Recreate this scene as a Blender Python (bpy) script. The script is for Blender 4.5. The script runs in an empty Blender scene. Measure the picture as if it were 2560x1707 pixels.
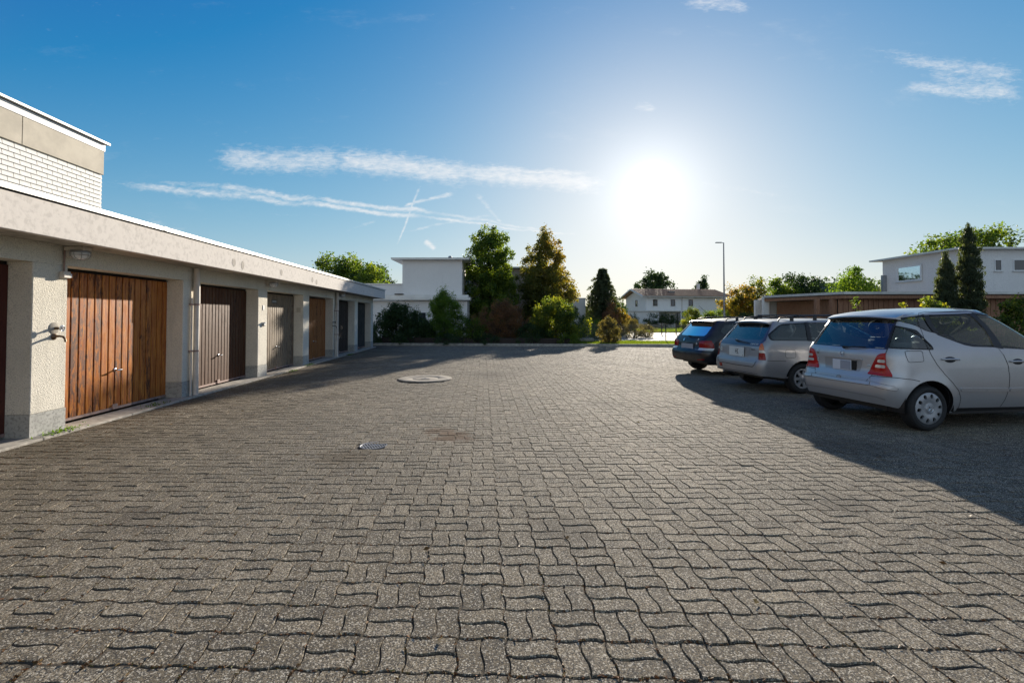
import bpy, bmesh, math, random
import numpy as np
from mathutils import Vector, Matrix
from mathutils.geometry import delaunay_2d_cdt

SC = bpy.context.scene
COL = SC.collection
R = math.radians
random.seed(7)

# ------------------------------------------------------------------ camera, sky, sun, exposure
cam_data = bpy.data.cameras.new('camera')
cam = bpy.data.objects.new('camera', cam_data)
COL.objects.link(cam)
SC.camera = cam
cam.location = (0, 0, 1.48)
cam.rotation_euler = (R(91.3), 0, 0)
cam_data.sensor_width = 36.0
cam_data.lens = 17.0
cam_data.shift_y = -0.0343
cam_data.clip_start = 0.05
cam_data.clip_end = 3000

SUN_AZ, SUN_EL = 16.14, 14.5          # degrees right of the viewing axis (+Y), above the horizon
sdir = Vector((math.sin(R(SUN_AZ)) * math.cos(R(SUN_EL)), math.cos(R(SUN_AZ)) * math.cos(R(SUN_EL)), math.sin(R(SUN_EL))))

world = bpy.data.worlds.new("World")
SC.world = world
world.use_nodes = True
SKY_STRENGTH = 0.15
SUN_STRENGTH = 4.5
EXPOSURE = 1.05


class NT:
    """small node-graph writer"""
    def __init__(s, tree):
        s.t = tree
        tree.nodes.clear()

    def n(s, kind, **kw):
        nd = s.t.nodes.new(kind)
        for k, v in kw.items():
            setattr(nd, k, v)
        return nd

    def put(s, v, sock):
        if isinstance(v, bpy.types.NodeSocket):
            s.t.links.new(v, sock)
        elif v is not None:
            sock.default_value = v

    def math(s, op, a, b=None, c=None, clamp=False):
        nd = s.n('ShaderNodeMath', operation=op, use_clamp=clamp)
        for i, v in enumerate((a, b, c)):
            s.put(v, nd.inputs[i])
        return nd.outputs[0]

    def vmath(s, op, a, b=None):
        nd = s.n('ShaderNodeVectorMath', operation=op)
        s.put(a, nd.inputs[0])
        s.put(b, nd.inputs[1])
        return nd.outputs['Value'] if op == 'DOT_PRODUCT' else nd.outputs[0]

    def mix(s, f, a, b, blend='MIX'):
        nd = s.n('ShaderNodeMix', data_type='RGBA', blend_type=blend)
        s.put(f, nd.inputs[0])
        s.put(a if isinstance(a, bpy.types.NodeSocket) else (*a[:3], 1), nd.inputs[6])
        s.put(b if isinstance(b, bpy.types.NodeSocket) else (*b[:3], 1), nd.inputs[7])
        return nd.outputs[2]

    def noise(s, vec, scale, detail=4.0, rough=0.55, dist=0.0):
        nd = s.n('ShaderNodeTexNoise')
        s.put(vec, nd.inputs['Vector'])
        nd.inputs['Scale'].default_value = scale
        nd.inputs['Detail'].default_value = detail
        nd.inputs['Roughness'].default_value = rough
        nd.inputs['Distortion'].default_value = dist
        return nd.outputs[0]

    def ramp(s, f, a, b, lo=0.0, hi=1.0, smooth=True):
        nd = s.n('ShaderNodeMapRange', interpolation_type='SMOOTHSTEP' if smooth else 'LINEAR')
        s.put(f, nd.inputs[0])
        for i, v in enumerate((a, b, lo, hi)):
            nd.inputs[i + 1].default_value = v
        return nd.outputs[0]

    def mapping(s, vec, scale=(1, 1, 1), loc=(0, 0, 0), rot=(0, 0, 0)):
        nd = s.n('ShaderNodeMapping')
        s.put(vec, nd.inputs[0])
        nd.inputs['Scale'].default_value = scale
        nd.inputs['Location'].default_value = loc
        nd.inputs['Rotation'].default_value = rot
        return nd.outputs[0]


def build_world():
    g = NT(world.node_tree)
    out = g.n('ShaderNodeOutputWorld')
    sky = g.n('ShaderNodeTexSky')
    sky.sky_type = 'NISHITA'
    sky.sun_disc = False
    sky.sun_elevation = R(SUN_EL)
    sky.sun_rotation = R(SUN_AZ)
    sky.altitude = 400
    sky.air_density = 1.0
    sky.dust_density = 0.3
    sky.ozone_density = 2.2
    v = g.n('ShaderNodeTexCoord').outputs['Generated']
    sep = g.n('ShaderNodeSeparateXYZ')
    g.put(v, sep.inputs[0])
    x, y, z = sep.outputs
    # the whitish veil round the sun (aureole) and the white sun itself
    d = g.vmath('DOT_PRODUCT', v, tuple(sdir))
    d = g.math('MAXIMUM', d, 0.0)
    a1 = g.math('ADD', g.math('MULTIPLY', g.math('POWER', d, 240.0), 0.85), g.math('MULTIPLY', g.math('POWER', d, 4000.0), 20.0))
    a2 = g.math('MULTIPLY', g.math('POWER', d, 30.0), 0.27)
    a3 = g.math('MULTIPLY', g.math('POWER', d, 8.0), 0.20)
    glow = g.math('ADD', g.math('ADD', a1, a2), a3)
    glow_c = g.mix(1.0, (1.0, 0.98, 0.95), (1, 1, 1), 'MULTIPLY')
    vm = g.n('ShaderNodeVectorMath', operation='SCALE')
    g.put(glow_c, vm.inputs[0])
    g.put(glow, vm.inputs['Scale'])
    base = g.n('ShaderNodeHueSaturation')
    base.inputs['Saturation'].default_value = 1.22
    base.inputs['Value'].default_value = 1.0
    g.put(sky.outputs[0], base.inputs['Color'])
    tint = g.mix(1.0, base.outputs[0], (0.80, 0.98, 1.10), 'MULTIPLY')
    # limit how bright the clear sky gets towards the sun
    den = g.vmath('ADD', g.vmath('MULTIPLY', tint, (1 / 4.2, 1 / 4.2, 1 / 4.2)), (1.0, 1.0, 1.0))
    tint = g.vmath('DIVIDE', tint, den)
    # clear autumn air: take out the pale scattered part so that the blue deepens away from the sun
    tint = g.vmath('MULTIPLY', g.vmath('SUBTRACT', tint, (0.42, 0.525, 0.10)), (1.03, 1.03, 0.87))
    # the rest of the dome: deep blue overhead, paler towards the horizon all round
    # (darkest a quarter turn from the sun, brighter again opposite to it, boosted there, out of view, to lift the shaded sides)
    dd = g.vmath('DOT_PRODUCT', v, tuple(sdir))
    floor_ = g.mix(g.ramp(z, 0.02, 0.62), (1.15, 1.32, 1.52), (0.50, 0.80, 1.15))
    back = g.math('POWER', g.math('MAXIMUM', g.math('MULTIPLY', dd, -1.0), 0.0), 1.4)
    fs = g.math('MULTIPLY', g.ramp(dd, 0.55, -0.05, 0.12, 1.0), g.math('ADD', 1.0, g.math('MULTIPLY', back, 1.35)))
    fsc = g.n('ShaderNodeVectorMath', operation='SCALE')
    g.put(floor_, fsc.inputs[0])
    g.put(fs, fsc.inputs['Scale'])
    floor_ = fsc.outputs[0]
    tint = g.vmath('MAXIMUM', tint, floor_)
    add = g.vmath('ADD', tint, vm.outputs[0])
    # contrails and thin cirrus, by direction
    ym = g.math('MAXIMUM', y, 0.02)
    u = g.math('DIVIDE', x, ym)
    w = g.math('DIVIDE', z, ym)
    cmb = g.n('ShaderNodeCombineXYZ')
    g.put(u, cmb.inputs[0])
    g.put(w, cmb.inputs[1])
    uv = cmb.outputs[0]
    nz = g.noise(uv, 9.0, 6.0, 0.62)
    nf = g.noise(g.mapping(uv, (1.0, 2.2, 1.0), rot=(0, 0, 0.5)), 42.0, 5.0, 0.65, 0.6)
    wob = g.math('MULTIPLY', g.math('SUBTRACT', nz, 0.5), 0.03)
    w2 = g.math('ADD', w, wob)
    total = None
    #      x0    y0    x1    y1   half-widths (start, end)  strength
    segs = [(545, 396, 860, 400, 34, 36, .75), (840, 398, 1180, 432, 34, 30, .88), (1160, 430, 1500, 458, 26, 26, .9),
            (1150, 420, 1470, 432, 12, 10, .8), (1740, 462, 1960, 490, 14, 6, .30),
            (310, 462, 760, 507, 13, 10, .68), (740, 505, 1050, 540, 8, 6, .85), (1050, 540, 1430, 589, 5, 3, .75),
            (400, 455, 560, 465, 6, 9, .5), (540, 466, 790, 497, 12, 9, .72), (790, 497, 1080, 530, 7, 6, .85), (1080, 530, 1370, 577, 6, 3, .6),
            (1046, 473, 993, 606, 4, 3, .7), (1135, 478, 1000, 520, 8, 4, .7), (1125, 475, 1128, 512, 10, 8, .25), (940, 545, 870, 574, 6, 3, .3),
            (1190, 486, 1262, 566, 9, 5, .5), (1240, 535, 1020, 575, 6, 4, .5),
            (1062, 602, 1086, 624, 9, 7, .85), (660, 533, 800, 540, 2, 2, .25),
            (590, 566, 660, 622, 2, 1, .18), (360, 550, 530, 620, 22, 14, .42),
            (2180, 112, 2310, 140, 5, 10, .35), (2240, 140, 2560, 185, 16, 32, .60), (2270, 215, 2560, 228, 14, 30, .7), (2330, 180, 2520, 210, 30, 34, .5),
            (1590, 262, 1640, 272, 16, 12, .5), (1720, -6, 1880, 4, 22, 18, .6), (2240, 420, 2330, 428, 3, 2, .12)]
    for (x0, y0, x1, y1, wa, wb, st) in segs:
        p = ((x0 - 1280) / 1209, (793 - y0) / 1209)
        q = ((x1 - 1280) / 1209, (793 - y1) / 1209)
        dx, dy = q[0] - p[0], q[1] - p[1]
        L = math.hypot(dx, dy)
        dx /= L
        dy /= L
        # along and across
        al = g.math('ADD', g.math('MULTIPLY', g.math('SUBTRACT', u, p[0]), dx), g.math('MULTIPLY', g.math('SUBTRACT', w2, p[1]), dy))
        ac = g.math('SUBTRACT', g.math('MULTIPLY', g.math('SUBTRACT', u, p[0]), dy), g.math('MULTIPLY', g.math('SUBTRACT', w2, p[1]), dx))
        t = g.math('DIVIDE', al, L, clamp=False)
        hw = g.ramp(t, 0.0, 1.0, wa / 1209 * 1.25, wb / 1209 * 1.25, smooth=False)
        aca = g.math('DIVIDE', g.math('ABSOLUTE', ac), hw)
        body = g.ramp(aca, 0.0, 1.35, 1.0, 0.0)
        e = 0.16
        ends = g.math('MULTIPLY', g.ramp(t, -e, e, 0.0, 1.0), g.ramp(t, 1.0 - e, 1.0 + e, 1.0, 0.0))
        m = g.math('MULTIPLY', g.math('MULTIPLY', body, ends), st)
        total = m if total is None else g.math('MAXIMUM', total, m)
    nd_ = g.noise(g.mapping(uv, (1.0, 5.0, 1.0), rot=(0, 0, 0.12)), 30.0, 8.0, 0.72, 1.2)
    fib = g.math('ADD', g.math('MULTIPLY', nf, 0.5), g.math('MULTIPLY', nd_, 0.5))
    # fibres: the noise eats into the feathered edge of each streak
    total = g.ramp(g.math('ADD', total, g.math('MULTIPLY', g.math('SUBTRACT', fib, 0.52), 1.9)), 0.10, 1.25, 0.0, 1.0)
    total = g.math('MULTIPLY', total, g.math('GREATER_THAN', g.math('ADD', total, 0.0), 0.001))
    total = g.math('MULTIPLY', total, g.math('GREATER_THAN', y, 0.05))
    total = g.math('MULTIPLY', total, 0.82, clamp=True)
    # thin cirrus veil
    veil = g.ramp(g.noise(g.mapping(uv, (1.0, 3.0, 1.0), rot=(0, 0, -0.3)), 3.0, 6.0, 0.7), 0.56, 0.85, 0.0, 0.16)
    total = g.math('MAXIMUM', total, g.math('MULTIPLY', veil, g.ramp(z, 0.0, 0.1, 0.0, 1.0)))
    white = g.n('ShaderNodeVectorMath', operation='SCALE')
    white.inputs[0].default_value = (1.0, 1.0, 1.0)
    g.put(g.math('ADD', 2.9, g.math('MULTIPLY', glow, 1.0)), white.inputs['Scale'])
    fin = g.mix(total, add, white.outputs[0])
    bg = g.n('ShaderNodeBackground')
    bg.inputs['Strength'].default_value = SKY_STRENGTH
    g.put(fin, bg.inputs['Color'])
    g.t.links.new(bg.outputs[0], out.inputs[0])


build_world()

sun_data = bpy.data.lights.new('sun', 'SUN')
sun_data.energy = SUN_STRENGTH
sun_data.angle = R(0.55)
sun_data.color = (1.0, 0.90, 0.76)
sun = bpy.data.objects.new('sun', sun_data)
COL.objects.link(sun)
sun.rotation_euler = (-sdir).to_track_quat('-Z', 'Y').to_euler()
sun.location = (10, 30, 20)

vs = SC.view_settings
vs.view_transform = 'Standard'
vs.look = 'None'
vs.exposure = EXPOSURE
vs.gamma = 1.0
vs.use_curve_mapping = False
SC.cycles.max_bounces = 8
SC.cycles.transparent_max_bounces = 16
SC.cycles.use_denoising = True
SC.cycles.sample_clamp_indirect = 8.0

# ------------------------------------------------------------------ object helpers


def tag(o, label=None, cat=None, group=None, kind=None):
    if label:
        o['label'] = label
    if cat:
        o['category'] = cat
    if group:
        o['group'] = group
    if kind:
        o['kind'] = kind
    return o


def empty(name, loc=(0, 0, 0), rz=0.0, label=None, cat=None, group=None):
    o = bpy.data.objects.new(name, None)
    COL.objects.link(o)
    o.location = loc
    o.rotation_euler = (0, 0, rz)
    o.empty_display_size = 0.2
    return tag(o, label, cat, group)


def link(name, mesh, m=None, parent=None):
    if m is not None:
        ms = m if isinstance(m, (list, tuple)) else [m]
        for q in ms:
            mesh.materials.append(q)
    o = bpy.data.objects.new(name, mesh)
    COL.objects.link(o)
    if parent is not None:
        o.parent = parent
    return o


def smooth(mesh, on=True):
    mesh.polygons.foreach_set('use_smooth', [on] * len(mesh.polygons))


class MB:
    """collects simple shapes and links them as one mesh object"""
    def __init__(s):
        s.v, s.f = [], []

    def add(s, vs_, fs):
        b = len(s.v)
        s.v += [tuple(p) for p in vs_]
        s.f += [tuple(i + b for i in f) for f in fs]
        return s

    def box(s, x0, x1, y0, y1, z0, z1):
        return s.add([(x0, y0, z0), (x1, y0, z0), (x1, y1, z0), (x0, y1, z0), (x0, y0, z1), (x1, y0, z1), (x1, y1, z1), (x0, y1, z1)],
                     [(0, 3, 2, 1), (4, 5, 6, 7), (0, 1, 5, 4), (1, 2, 6, 5), (2, 3, 7, 6), (3, 0, 4, 7)])

    def bbox(s, x0, x1, y0, y1, z0, z1, b=0.01):
        """box with chamfered vertical and horizontal edges"""
        bm = bmesh.new()
        bmesh.ops.create_cube(bm, size=1)
        for v in bm.verts:
            v.co = Vector(((x0 + x1) / 2 + v.co.x * (x1 - x0), (y0 + y1) / 2 + v.co.y * (y1 - y0), (z0 + z1) / 2 + v.co.z * (z1 - z0)))
        bmesh.ops.bevel(bm, geom=list(bm.edges), offset=b, segments=1, affect='EDGES')
        bm.verts.index_update()
        s.add([v.co[:] for v in bm.verts], [[v.index for v in f.verts] for f in bm.faces])
        bm.free()
        return s

    def prism(s, poly, z0, z1):
        n = len(poly)
        vs_ = [(p[0], p[1], z0) for p in poly] + [(p[0], p[1], z1) for p in poly]
        fs = [tuple(range(n - 1, -1, -1)), tuple(range(n, 2 * n))] + [(i, (i + 1) % n, n + (i + 1) % n, n + i) for i in range(n)]
        return s.add(vs_, fs)

    def tube(s, pts, r, n=8, caps=True):
        pts = [Vector(p) for p in pts]
        rs = r if isinstance(r, (list, tuple)) else [r] * len(pts)
        rings = []
        up = Vector((0.13, 0.31, 0.94)).normalized()
        for i, p in enumerate(pts):
            d = (pts[min(i + 1, len(pts) - 1)] - pts[max(i - 1, 0)]).normalized()
            a = d.cross(up)
            if a.length < 0.05:
                a = d.cross(Vector((1, 0, 0)))
            a.normalize()
            b = d.cross(a).normalized()
            rings.append([p + (a * math.cos(2 * math.pi * k / n) + b * math.sin(2 * math.pi * k / n)) * rs[i] for k in range(n)])
        vs_ = [q for rg in rings for q in rg]
        fs = [(i * n + k, i * n + (k + 1) % n, (i + 1) * n + (k + 1) % n, (i + 1) * n + k) for i in range(len(pts) - 1) for k in range(n)]
        if caps:
            fs += [tuple(range(n - 1, -1, -1)), tuple(range((len(pts) - 1) * n, len(pts) * n))]
        return s.add(vs_, fs)

    def lathe(s, prof, n=24, c=(0, 0, 0), axis='z'):
        """prof: list of (radius, height)"""
        vs_, m = [], len(prof)
        for k in range(n):
            a = 2 * math.pi * k / n
            for (r_, h_) in prof:
                x, y, z = r_ * math.cos(a), r_ * math.sin(a), h_
                if axis == 'y':
                    x, y, z = x, z, y
                elif axis == 'x':
                    x, y, z = z, x, y
                vs_.append((x + c[0], y + c[1], z + c[2]))
        fs = []
        for k in range(n):
            for i in range(m - 1):
                a, b = k * m + i, ((k + 1) % n) * m + i
                fs.append((a, b, b + 1, a + 1))
        return s.add(vs_, fs)

    def build(s, name, m=None, parent=None, smooth_=False, autosm=None):
        me = bpy.data.meshes.new(name)
        me.from_pydata(s.v, [], s.f)
        bm = bmesh.new()
        bm.from_mesh(me)
        bmesh.ops.recalc_face_normals(bm, faces=bm.faces)
        bm.to_mesh(me)
        bm.free()
        if smooth_:
            smooth(me)
            if autosm:
                me.set_sharp_from_angle(angle=R(autosm))
        me.update()
        return link(name, me, m, parent)


def npmesh(name, V, F, n, m=None, parent=None, attr=None, sm=False):
    """V (N,3), F flat index array of polygons with n corners each, attr: per-face tone"""
    me = bpy.data.meshes.new(name)
    V = np.asarray(V, dtype=np.float32)
    F = np.asarray(F, dtype=np.int32).ravel()
    nf = len(F) // n
    me.vertices.add(len(V))
    me.vertices.foreach_set('co', V.ravel())
    me.loops.add(len(F))
    me.loops.foreach_set('vertex_index', F)
    me.polygons.add(nf)
    me.polygons.foreach_set('loop_start', np.arange(0, nf * n, n, dtype=np.int32))
    me.polygons.foreach_set('loop_total', np.full(nf, n, dtype=np.int32))
    me.update(calc_edges=True)
    me.polygons.foreach_set('use_smooth', np.full(nf, sm, dtype=bool))
    if attr is not None:
        a = me.attributes.new('tone', 'FLOAT', 'FACE')
        a.data.foreach_set('value', np.asarray(attr, dtype=np.float32))
    return link(name, me, m, parent)


# ------------------------------------------------------------------ materials


def newmat(name):
    m = bpy.data.materials.new(name)
    m.use_nodes = True
    g = NT(m.node_tree)
    g.out = g.n('ShaderNodeOutputMaterial')
    g.pos = g.n('ShaderNodeNewGeometry').outputs['Position']
    return m, g


def pbsdf(g, color, rough=0.6, metal=0.0, bump=None, spec=0.5, coat=0.0, emit=None):
    b = g.n('ShaderNodeBsdfPrincipled')
    g.put(color if isinstance(color, bpy.types.NodeSocket) else (*color[:3], 1), b.inputs['Base Color'])
    g.put(rough, b.inputs['Roughness'])
    g.put(metal, b.inputs['Metallic'])
    g.put(spec, b.inputs['Specular IOR Level'])
    g.put(coat, b.inputs['Coat Weight'])
    b.inputs['Coat Roughness'].default_value = 0.05
    if bump is not None:
        bn = g.n('ShaderNodeBump')
        bn.inputs['Strength'].default_value = bump[1]
        bn.inputs['Distance'].default_value = bump[2]
        g.put(bump[0], bn.inputs['Height'])
        g.t.links.new(bn.outputs[0], b.inputs['Normal'])
    g.t.links.new(b.outputs[0], g.out.inputs[0])
    return b


def simple(name, color, rough=0.6, metal=0.0, var=0.15, scale=6.0, bump=None, spec=0.5, coat=0.0):
    """plain surface with a little wear: mottled tone, optional (scale, strength, distance) relief"""
    m, g = newmat(name)
    n = g.noise(g.pos, scale, 5.0, 0.6)
    lo = [c * (1 - var) for c in color]
    hi = [min(1, c * (1 + var)) for c in color]
    col = g.mix(g.ramp(n, 0.3, 0.7), lo, hi)
    bp = None
    if bump:
        bp = (g.noise(g.pos, bump[0], 4.0, 0.6), bump[1], bump[2])
    pbsdf(g, col, rough, metal, bp, spec, coat)
    return m


def stucco(name, color, dirt=0.25, grain=90.0, depth=0.006, strength=0.8):
    m, g = newmat(name)
    n1 = g.noise(g.pos, 1.3, 5.0, 0.65)
    n2 = g.noise(g.pos, grain, 3.0, 0.6)
    col = g.mix(g.ramp(n1, 0.35, 0.75), color, [c * (1 - dirt * 0.5) for c in color])
    ns = g.noise(g.mapping(g.pos, (5.0, 5.0, 0.55)), 1.0, 6.0, 0.72)
    col = g.mix(g.ramp(ns, 0.54, 0.74, 0.0, 0.45), col, [c * (1 - dirt) * 0.85 for c in color])
    col = g.mix(g.ramp(n2, 0.32, 0.55, 0.7, 0.0), col, [c * (1 - dirt) * 0.8 for c in color])
    pbsdf(g, col, 0.9, 0, (n2, strength, depth), 0.2)
    return m


def wood(name, c1, c2, c3, rough=0.45, weather=0.5):
    """vertical boards: streaky grain, dark worn patches; tone per board from the object"""
    m, g = newmat(name)
    st = g.mapping(g.pos, (38.0, 38.0, 2.2))
    n1 = g.noise(st, 1.0, 6.0, 0.65, 0.8)
    n2 = g.noise(g.mapping(g.pos, (9.0, 9.0, 1.7)), 1.0, 5.0, 0.7, 0.5)
    n3 = g.noise(g.pos, 60.0, 3.0, 0.7)
    rnd = g.n('ShaderNodeObjectInfo').outputs['Random']
    col = g.mix(g.ramp(n1, 0.35, 0.68), c1, c2)
    n4 = g.noise(g.mapping(g.pos, (22.0, 22.0, 6.0)), 1.0, 5.0, 0.7, 0.8)
    n2 = g.math('ADD', g.math('MULTIPLY', n2, 0.45), g.math('MULTIPLY', n4, 0.55))
    k = g.math('ADD', n2, g.math('MULTIPLY', g.math('SUBTRACT', rnd, 0.5), 0.16))
    col = g.mix(g.ramp(k, 0.62 - weather * 0.2, 0.74 - weather * 0.16), col, c3)
    col = g.mix(g.ramp(n3, 0.68, 0.78, 0.0, 0.35), col, [min(1, c * 1.5 + 0.012) for c in c2])
    pbsdf(g, col, g.ramp(n2, 0.3, 0.7, rough - 0.08, rough + 0.25), 0, (n1, 0.35, 0.002), 0.25)
    return m


def leafmat(name, ramp_cols, trans=0.45):
    m, g = newmat(name)
    at = g.n('ShaderNodeAttribute', attribute_name='tone').outputs['Fac']
    cr = g.n('ShaderNodeValToRGB')
    els = cr.color_ramp.elements
    n = len(ramp_cols)
    for i, c in enumerate(ramp_cols):
        e = els[i] if i < 2 else els.new(i / (n - 1))
        e.position = i / (n - 1)
        e.color = (*c, 1)
    g.put(at, cr.inputs[0])
    d = g.n('ShaderNodeBsdfPrincipled')
    g.put(cr.outputs[0], d.inputs['Base Color'])
    d.inputs['Roughness'].default_value = 0.5
    d.inputs['Specular IOR Level'].default_value = 0.05 if trans < .2 else 0.3
    t = g.n('ShaderNodeBsdfTranslucent')
    tc = g.mix(1.0, cr.outputs[0], (3.0, 2.7, 0.9), 'MULTIPLY')
    g.put(tc, t.inputs['Color'])
    mx = g.n('ShaderNodeMixShader')
    mx.inputs[0].default_value = trans
    g.t.links.new(d.outputs[0], mx.inputs[1])
    g.t.links.new(t.outputs[0], mx.inputs[2])
    g.t.links.new(mx.outputs[0], g.out.inputs[0])
    return m


def glassmat(name, tint=(0.75, 0.85, 0.82), refl=1.0):
    m, g = newmat(name)
    tr = g.n('ShaderNodeBsdfTransparent')
    tr.inputs[0].default_value = (*tint, 1)
    gl = g.n('ShaderNodeBsdfGlossy')
    gl.inputs['Roughness'].default_value = 0.02
    gl.inputs['Color'].default_value = (1.0, 0.98, 0.95, 1)
    fr = g.n('ShaderNodeFresnel')
    fr.inputs[0].default_value = 1.5
    f = g.math('ADD', g.math('MULTIPLY', fr.outputs[0], 1.5 * refl), 0.03 * refl, clamp=True)
    mx = g.n('ShaderNodeMixShader')
    g.put(f, mx.inputs[0])
    g.t.links.new(tr.outputs[0], mx.inputs[1])
    g.t.links.new(gl.outputs[0], mx.inputs[2])
    g.t.links.new(mx.outputs[0], g.out.inputs[0])
    return m


def paint(name, color, metal=0.0, rough=0.3, coat=1.0, flake=0.05):
    m, g = newmat(name)
    n = g.noise(g.pos, 700.0, 1.0, 0.5)
    d = g.noise(g.pos, 3.0, 4.0, 0.6)
    col = g.mix(g.ramp(n, 0.35, 0.65), [c * (1 - flake) for c in color], [c * (1 + flake) for c in color])
    dust = g.ramp(d, 0.35, 0.8, 0.0, 0.12)
    col = g.mix(dust, col, (0.30, 0.28, 0.25))
    pbsdf(g, col, g.ramp(d, 0.3, 0.8, rough, rough + 0.12), metal, None, 0.5, coat)
    return m


def pavermat():
    m, g = newmat('paver_concrete')
    at = g.n('ShaderNodeAttribute', attribute_name='tone').outputs['Fac']
    rnd = g.n('ShaderNodeObjectInfo').outputs['Random']
    tone = g.math('FRACT', g.math('ADD', at, rnd))
    big = g.noise(g.pos, 0.55, 5.0, 0.6)
    mid = g.noise(g.pos, 7.0, 5.0, 0.65)
    fine = g.noise(g.pos, 190.0, 2.5, 0.65)
    vor = g.n('ShaderNodeTexVoronoi', feature='F1')
    vor.inputs['Scale'].default_value = 165.0
    g.put(g.pos, vor.inputs['Vector'])
    vr = g.n('ShaderNodeSeparateColor')
    g.put(vor.outputs['Color'], vr.inputs[0])
    col = g.mix(tone, (0.195, 0.158, 0.106), (0.365, 0.302, 0.210))
    col = g.mix(g.ramp(big, 0.35, 0.72, 0, .8), col, (0.170, 0.142, 0.100))
    col = g.mix(g.ramp(mid, 0.48, 0.70, 0.0, 0.6), col, (0.09, 0.085, 0.075))
    # exposed aggregate: pale grains and dark pits
    col = g.mix(g.ramp(vr.outputs[0], 0.70, 0.80, 0.0, 0.9), col, (0.60, 0.54, 0.43))
    col = g.mix(g.ramp(vr.outputs[1], 0.60, 0.72, 0.0, 0.85), col, (0.060, 0.056, 0.052))
    col = g.mix(g.ramp(fine, 0.38, 0.52, 0.75, 0.0), col, (0.05, 0.045, 0.04))
    pit = g.noise(g.pos, 48.0, 3.0, 0.7)
    col = g.mix(g.ramp(pit, 0.62, 0.72, 0.0, 0.75), col, (0.045, 0.04, 0.035))
    # grime along the foot of the garages, rusty and oily spots
    sp_ = g.n('ShaderNodeSeparateXYZ')
    g.put(g.pos, sp_.inputs[0])
    og = g.math('ADD', g.math('MULTIPLY', g.math('ADD', sp_.outputs[0], 5.48), 0.998), g.math('MULTIPLY', sp_.outputs[1], 0.0594))
    gn = g.noise(g.pos, 1.1, 6.0, 0.7)
    gm = g.math('MULTIPLY', g.ramp(og, 0.2, 4.2, 1.0, 0.0), g.ramp(gn, 0.30, 0.62, 0.25, 1.0))
    col = g.mix(g.math('MULTIPLY', gm, 0.62), col, (0.085, 0.066, 0.042))
    for (sx_, sy_, sr, sc_, sa) in ((-0.72, 6.05, .34, (0.10, 0.048, 0.022), .75), (-0.95, 6.35, .25, (0.10, 0.05, 0.025), .6), (-1.75, 5.15, .45, (0.07, 0.05, 0.03), .5),
                                    (-3.4, 9.0, .5, (0.08, 0.065, 0.05), .3), (1.6, 8.3, .5, (0.05, 0.045, 0.04), .45), (0.4, 3.4, .35, (0.05, 0.045, 0.04), .4), (3.9, 5.6, .6, (0.05, 0.045, 0.04), .4),
                                    (-2.7, 3.6, .35, (0.07, 0.06, 0.05), .3), (-0.3, 12.6, .9, (0.06, 0.05, 0.04), .4), (2.6, 3.9, .35, (0.05, 0.045, 0.04), .35)):
        dist = g.n('ShaderNodeVectorMath', operation='DISTANCE')
        g.put(g.pos, dist.inputs[0])
        dist.inputs[1].default_value = (sx_, sy_, 0)
        f_ = g.ramp(g.math('ADD', dist.outputs['Value'], g.math('MULTIPLY', g.math('SUBTRACT', mid, 0.5), sr * 2.2)), sr * .35, sr, sa, 0.0)
        col = g.mix(f_, col, sc_)
    # rusty and mossy stains
    s1 = g.noise(g.mapping(g.pos, (1, 1, 1), (3.7, 1.9, 0)), 0.9, 6.0, 0.7)
    col = g.mix(g.ramp(s1, 0.64, 0.80, 0.0, 0.5), col, (0.105, 0.075, 0.045))
    h = g.math('ADD', g.math('MULTIPLY', fine, 0.7), g.math('MULTIPLY', vr.outputs[0], 0.5))
    pbsdf(g, col, g.ramp(vr.outputs[2], 0.0, 1.0, 0.78, 1.0), 0, (h, 1.0, 0.005), 0.11)
    return m


M = {}
M['paver'] = pavermat()
M['bed'] = simple('joint_soil', (0.060, 0.044, 0.026), 0.95, 0, 0.5, 5.0, (60, 0.8, 0.004))
M['stucco'] = stucco('garage_stucco', (0.80, 0.75, 0.64), 0.3, 75.0, 0.012, 0.9)
M['fascia'] = stucco('fascia_plaster', (0.68, 0.635, 0.585), 0.05, 14.0, 0.005, 0.35)
M['plinth'] = stucco('plinth_paint', (0.47, 0.465, 0.43), 0.45, 30.0, 0.003, 0.5)
M['conc'] = simple('bare_concrete', (0.36, 0.33, 0.28), 0.9, 0, 0.3, 7.0, (45, 0.5, 0.004))
M['flash'] = simple('roof_flashing_metal', (0.62, 0.62, 0.60), 0.5, 0.4, 0.08, 2.0)
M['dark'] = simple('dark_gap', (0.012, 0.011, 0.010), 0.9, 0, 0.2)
M['white'] = simple('white_lacquer', (0.72, 0.72, 0.72), 0.4, 0, 0.06)
M['shingle'] = simple('white_fibre_shingle', (0.74, 0.73, 0.69), 0.75, 0, 0.05, 9.0)
M['panel'] = simple('cream_facade_panel', (0.50, 0.45, 0.36), 0.8, 0, 0.12, 1.6)
M['house'] = stucco('house_stucco', (0.78, 0.76, 0.74), 0.10, 25.0, 0.006, 0.4)
M['housew'] = stucco('warm_house_stucco', (0.42, 0.35, 0.29), 0.12, 25.0, 0.006, 0.4)
M['housel'] = stucco('house_lime', (0.80, 0.78, 0.75), 0.08, 25.0, 0.006, 0.3)
M['metal'] = simple('dull_metal', (0.35, 0.36, 0.37), 0.45, 0.7, 0.1)
M['chrome'] = simple('chrome', (0.75, 0.75, 0.77), 0.12, 1.0, 0.02)
M['pipe'] = simple('downpipe_paint', (0.60, 0.54, 0.47), 0.5, 0, 0.1)
M['brass'] = simple('old_brass', (0.16, 0.11, 0.07), 0.4, 0.8, 0.2)
M['rust'] = simple('door_bottom_rail', (0.30, 0.20, 0.17), 0.6, 0, 0.25, 20)
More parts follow.
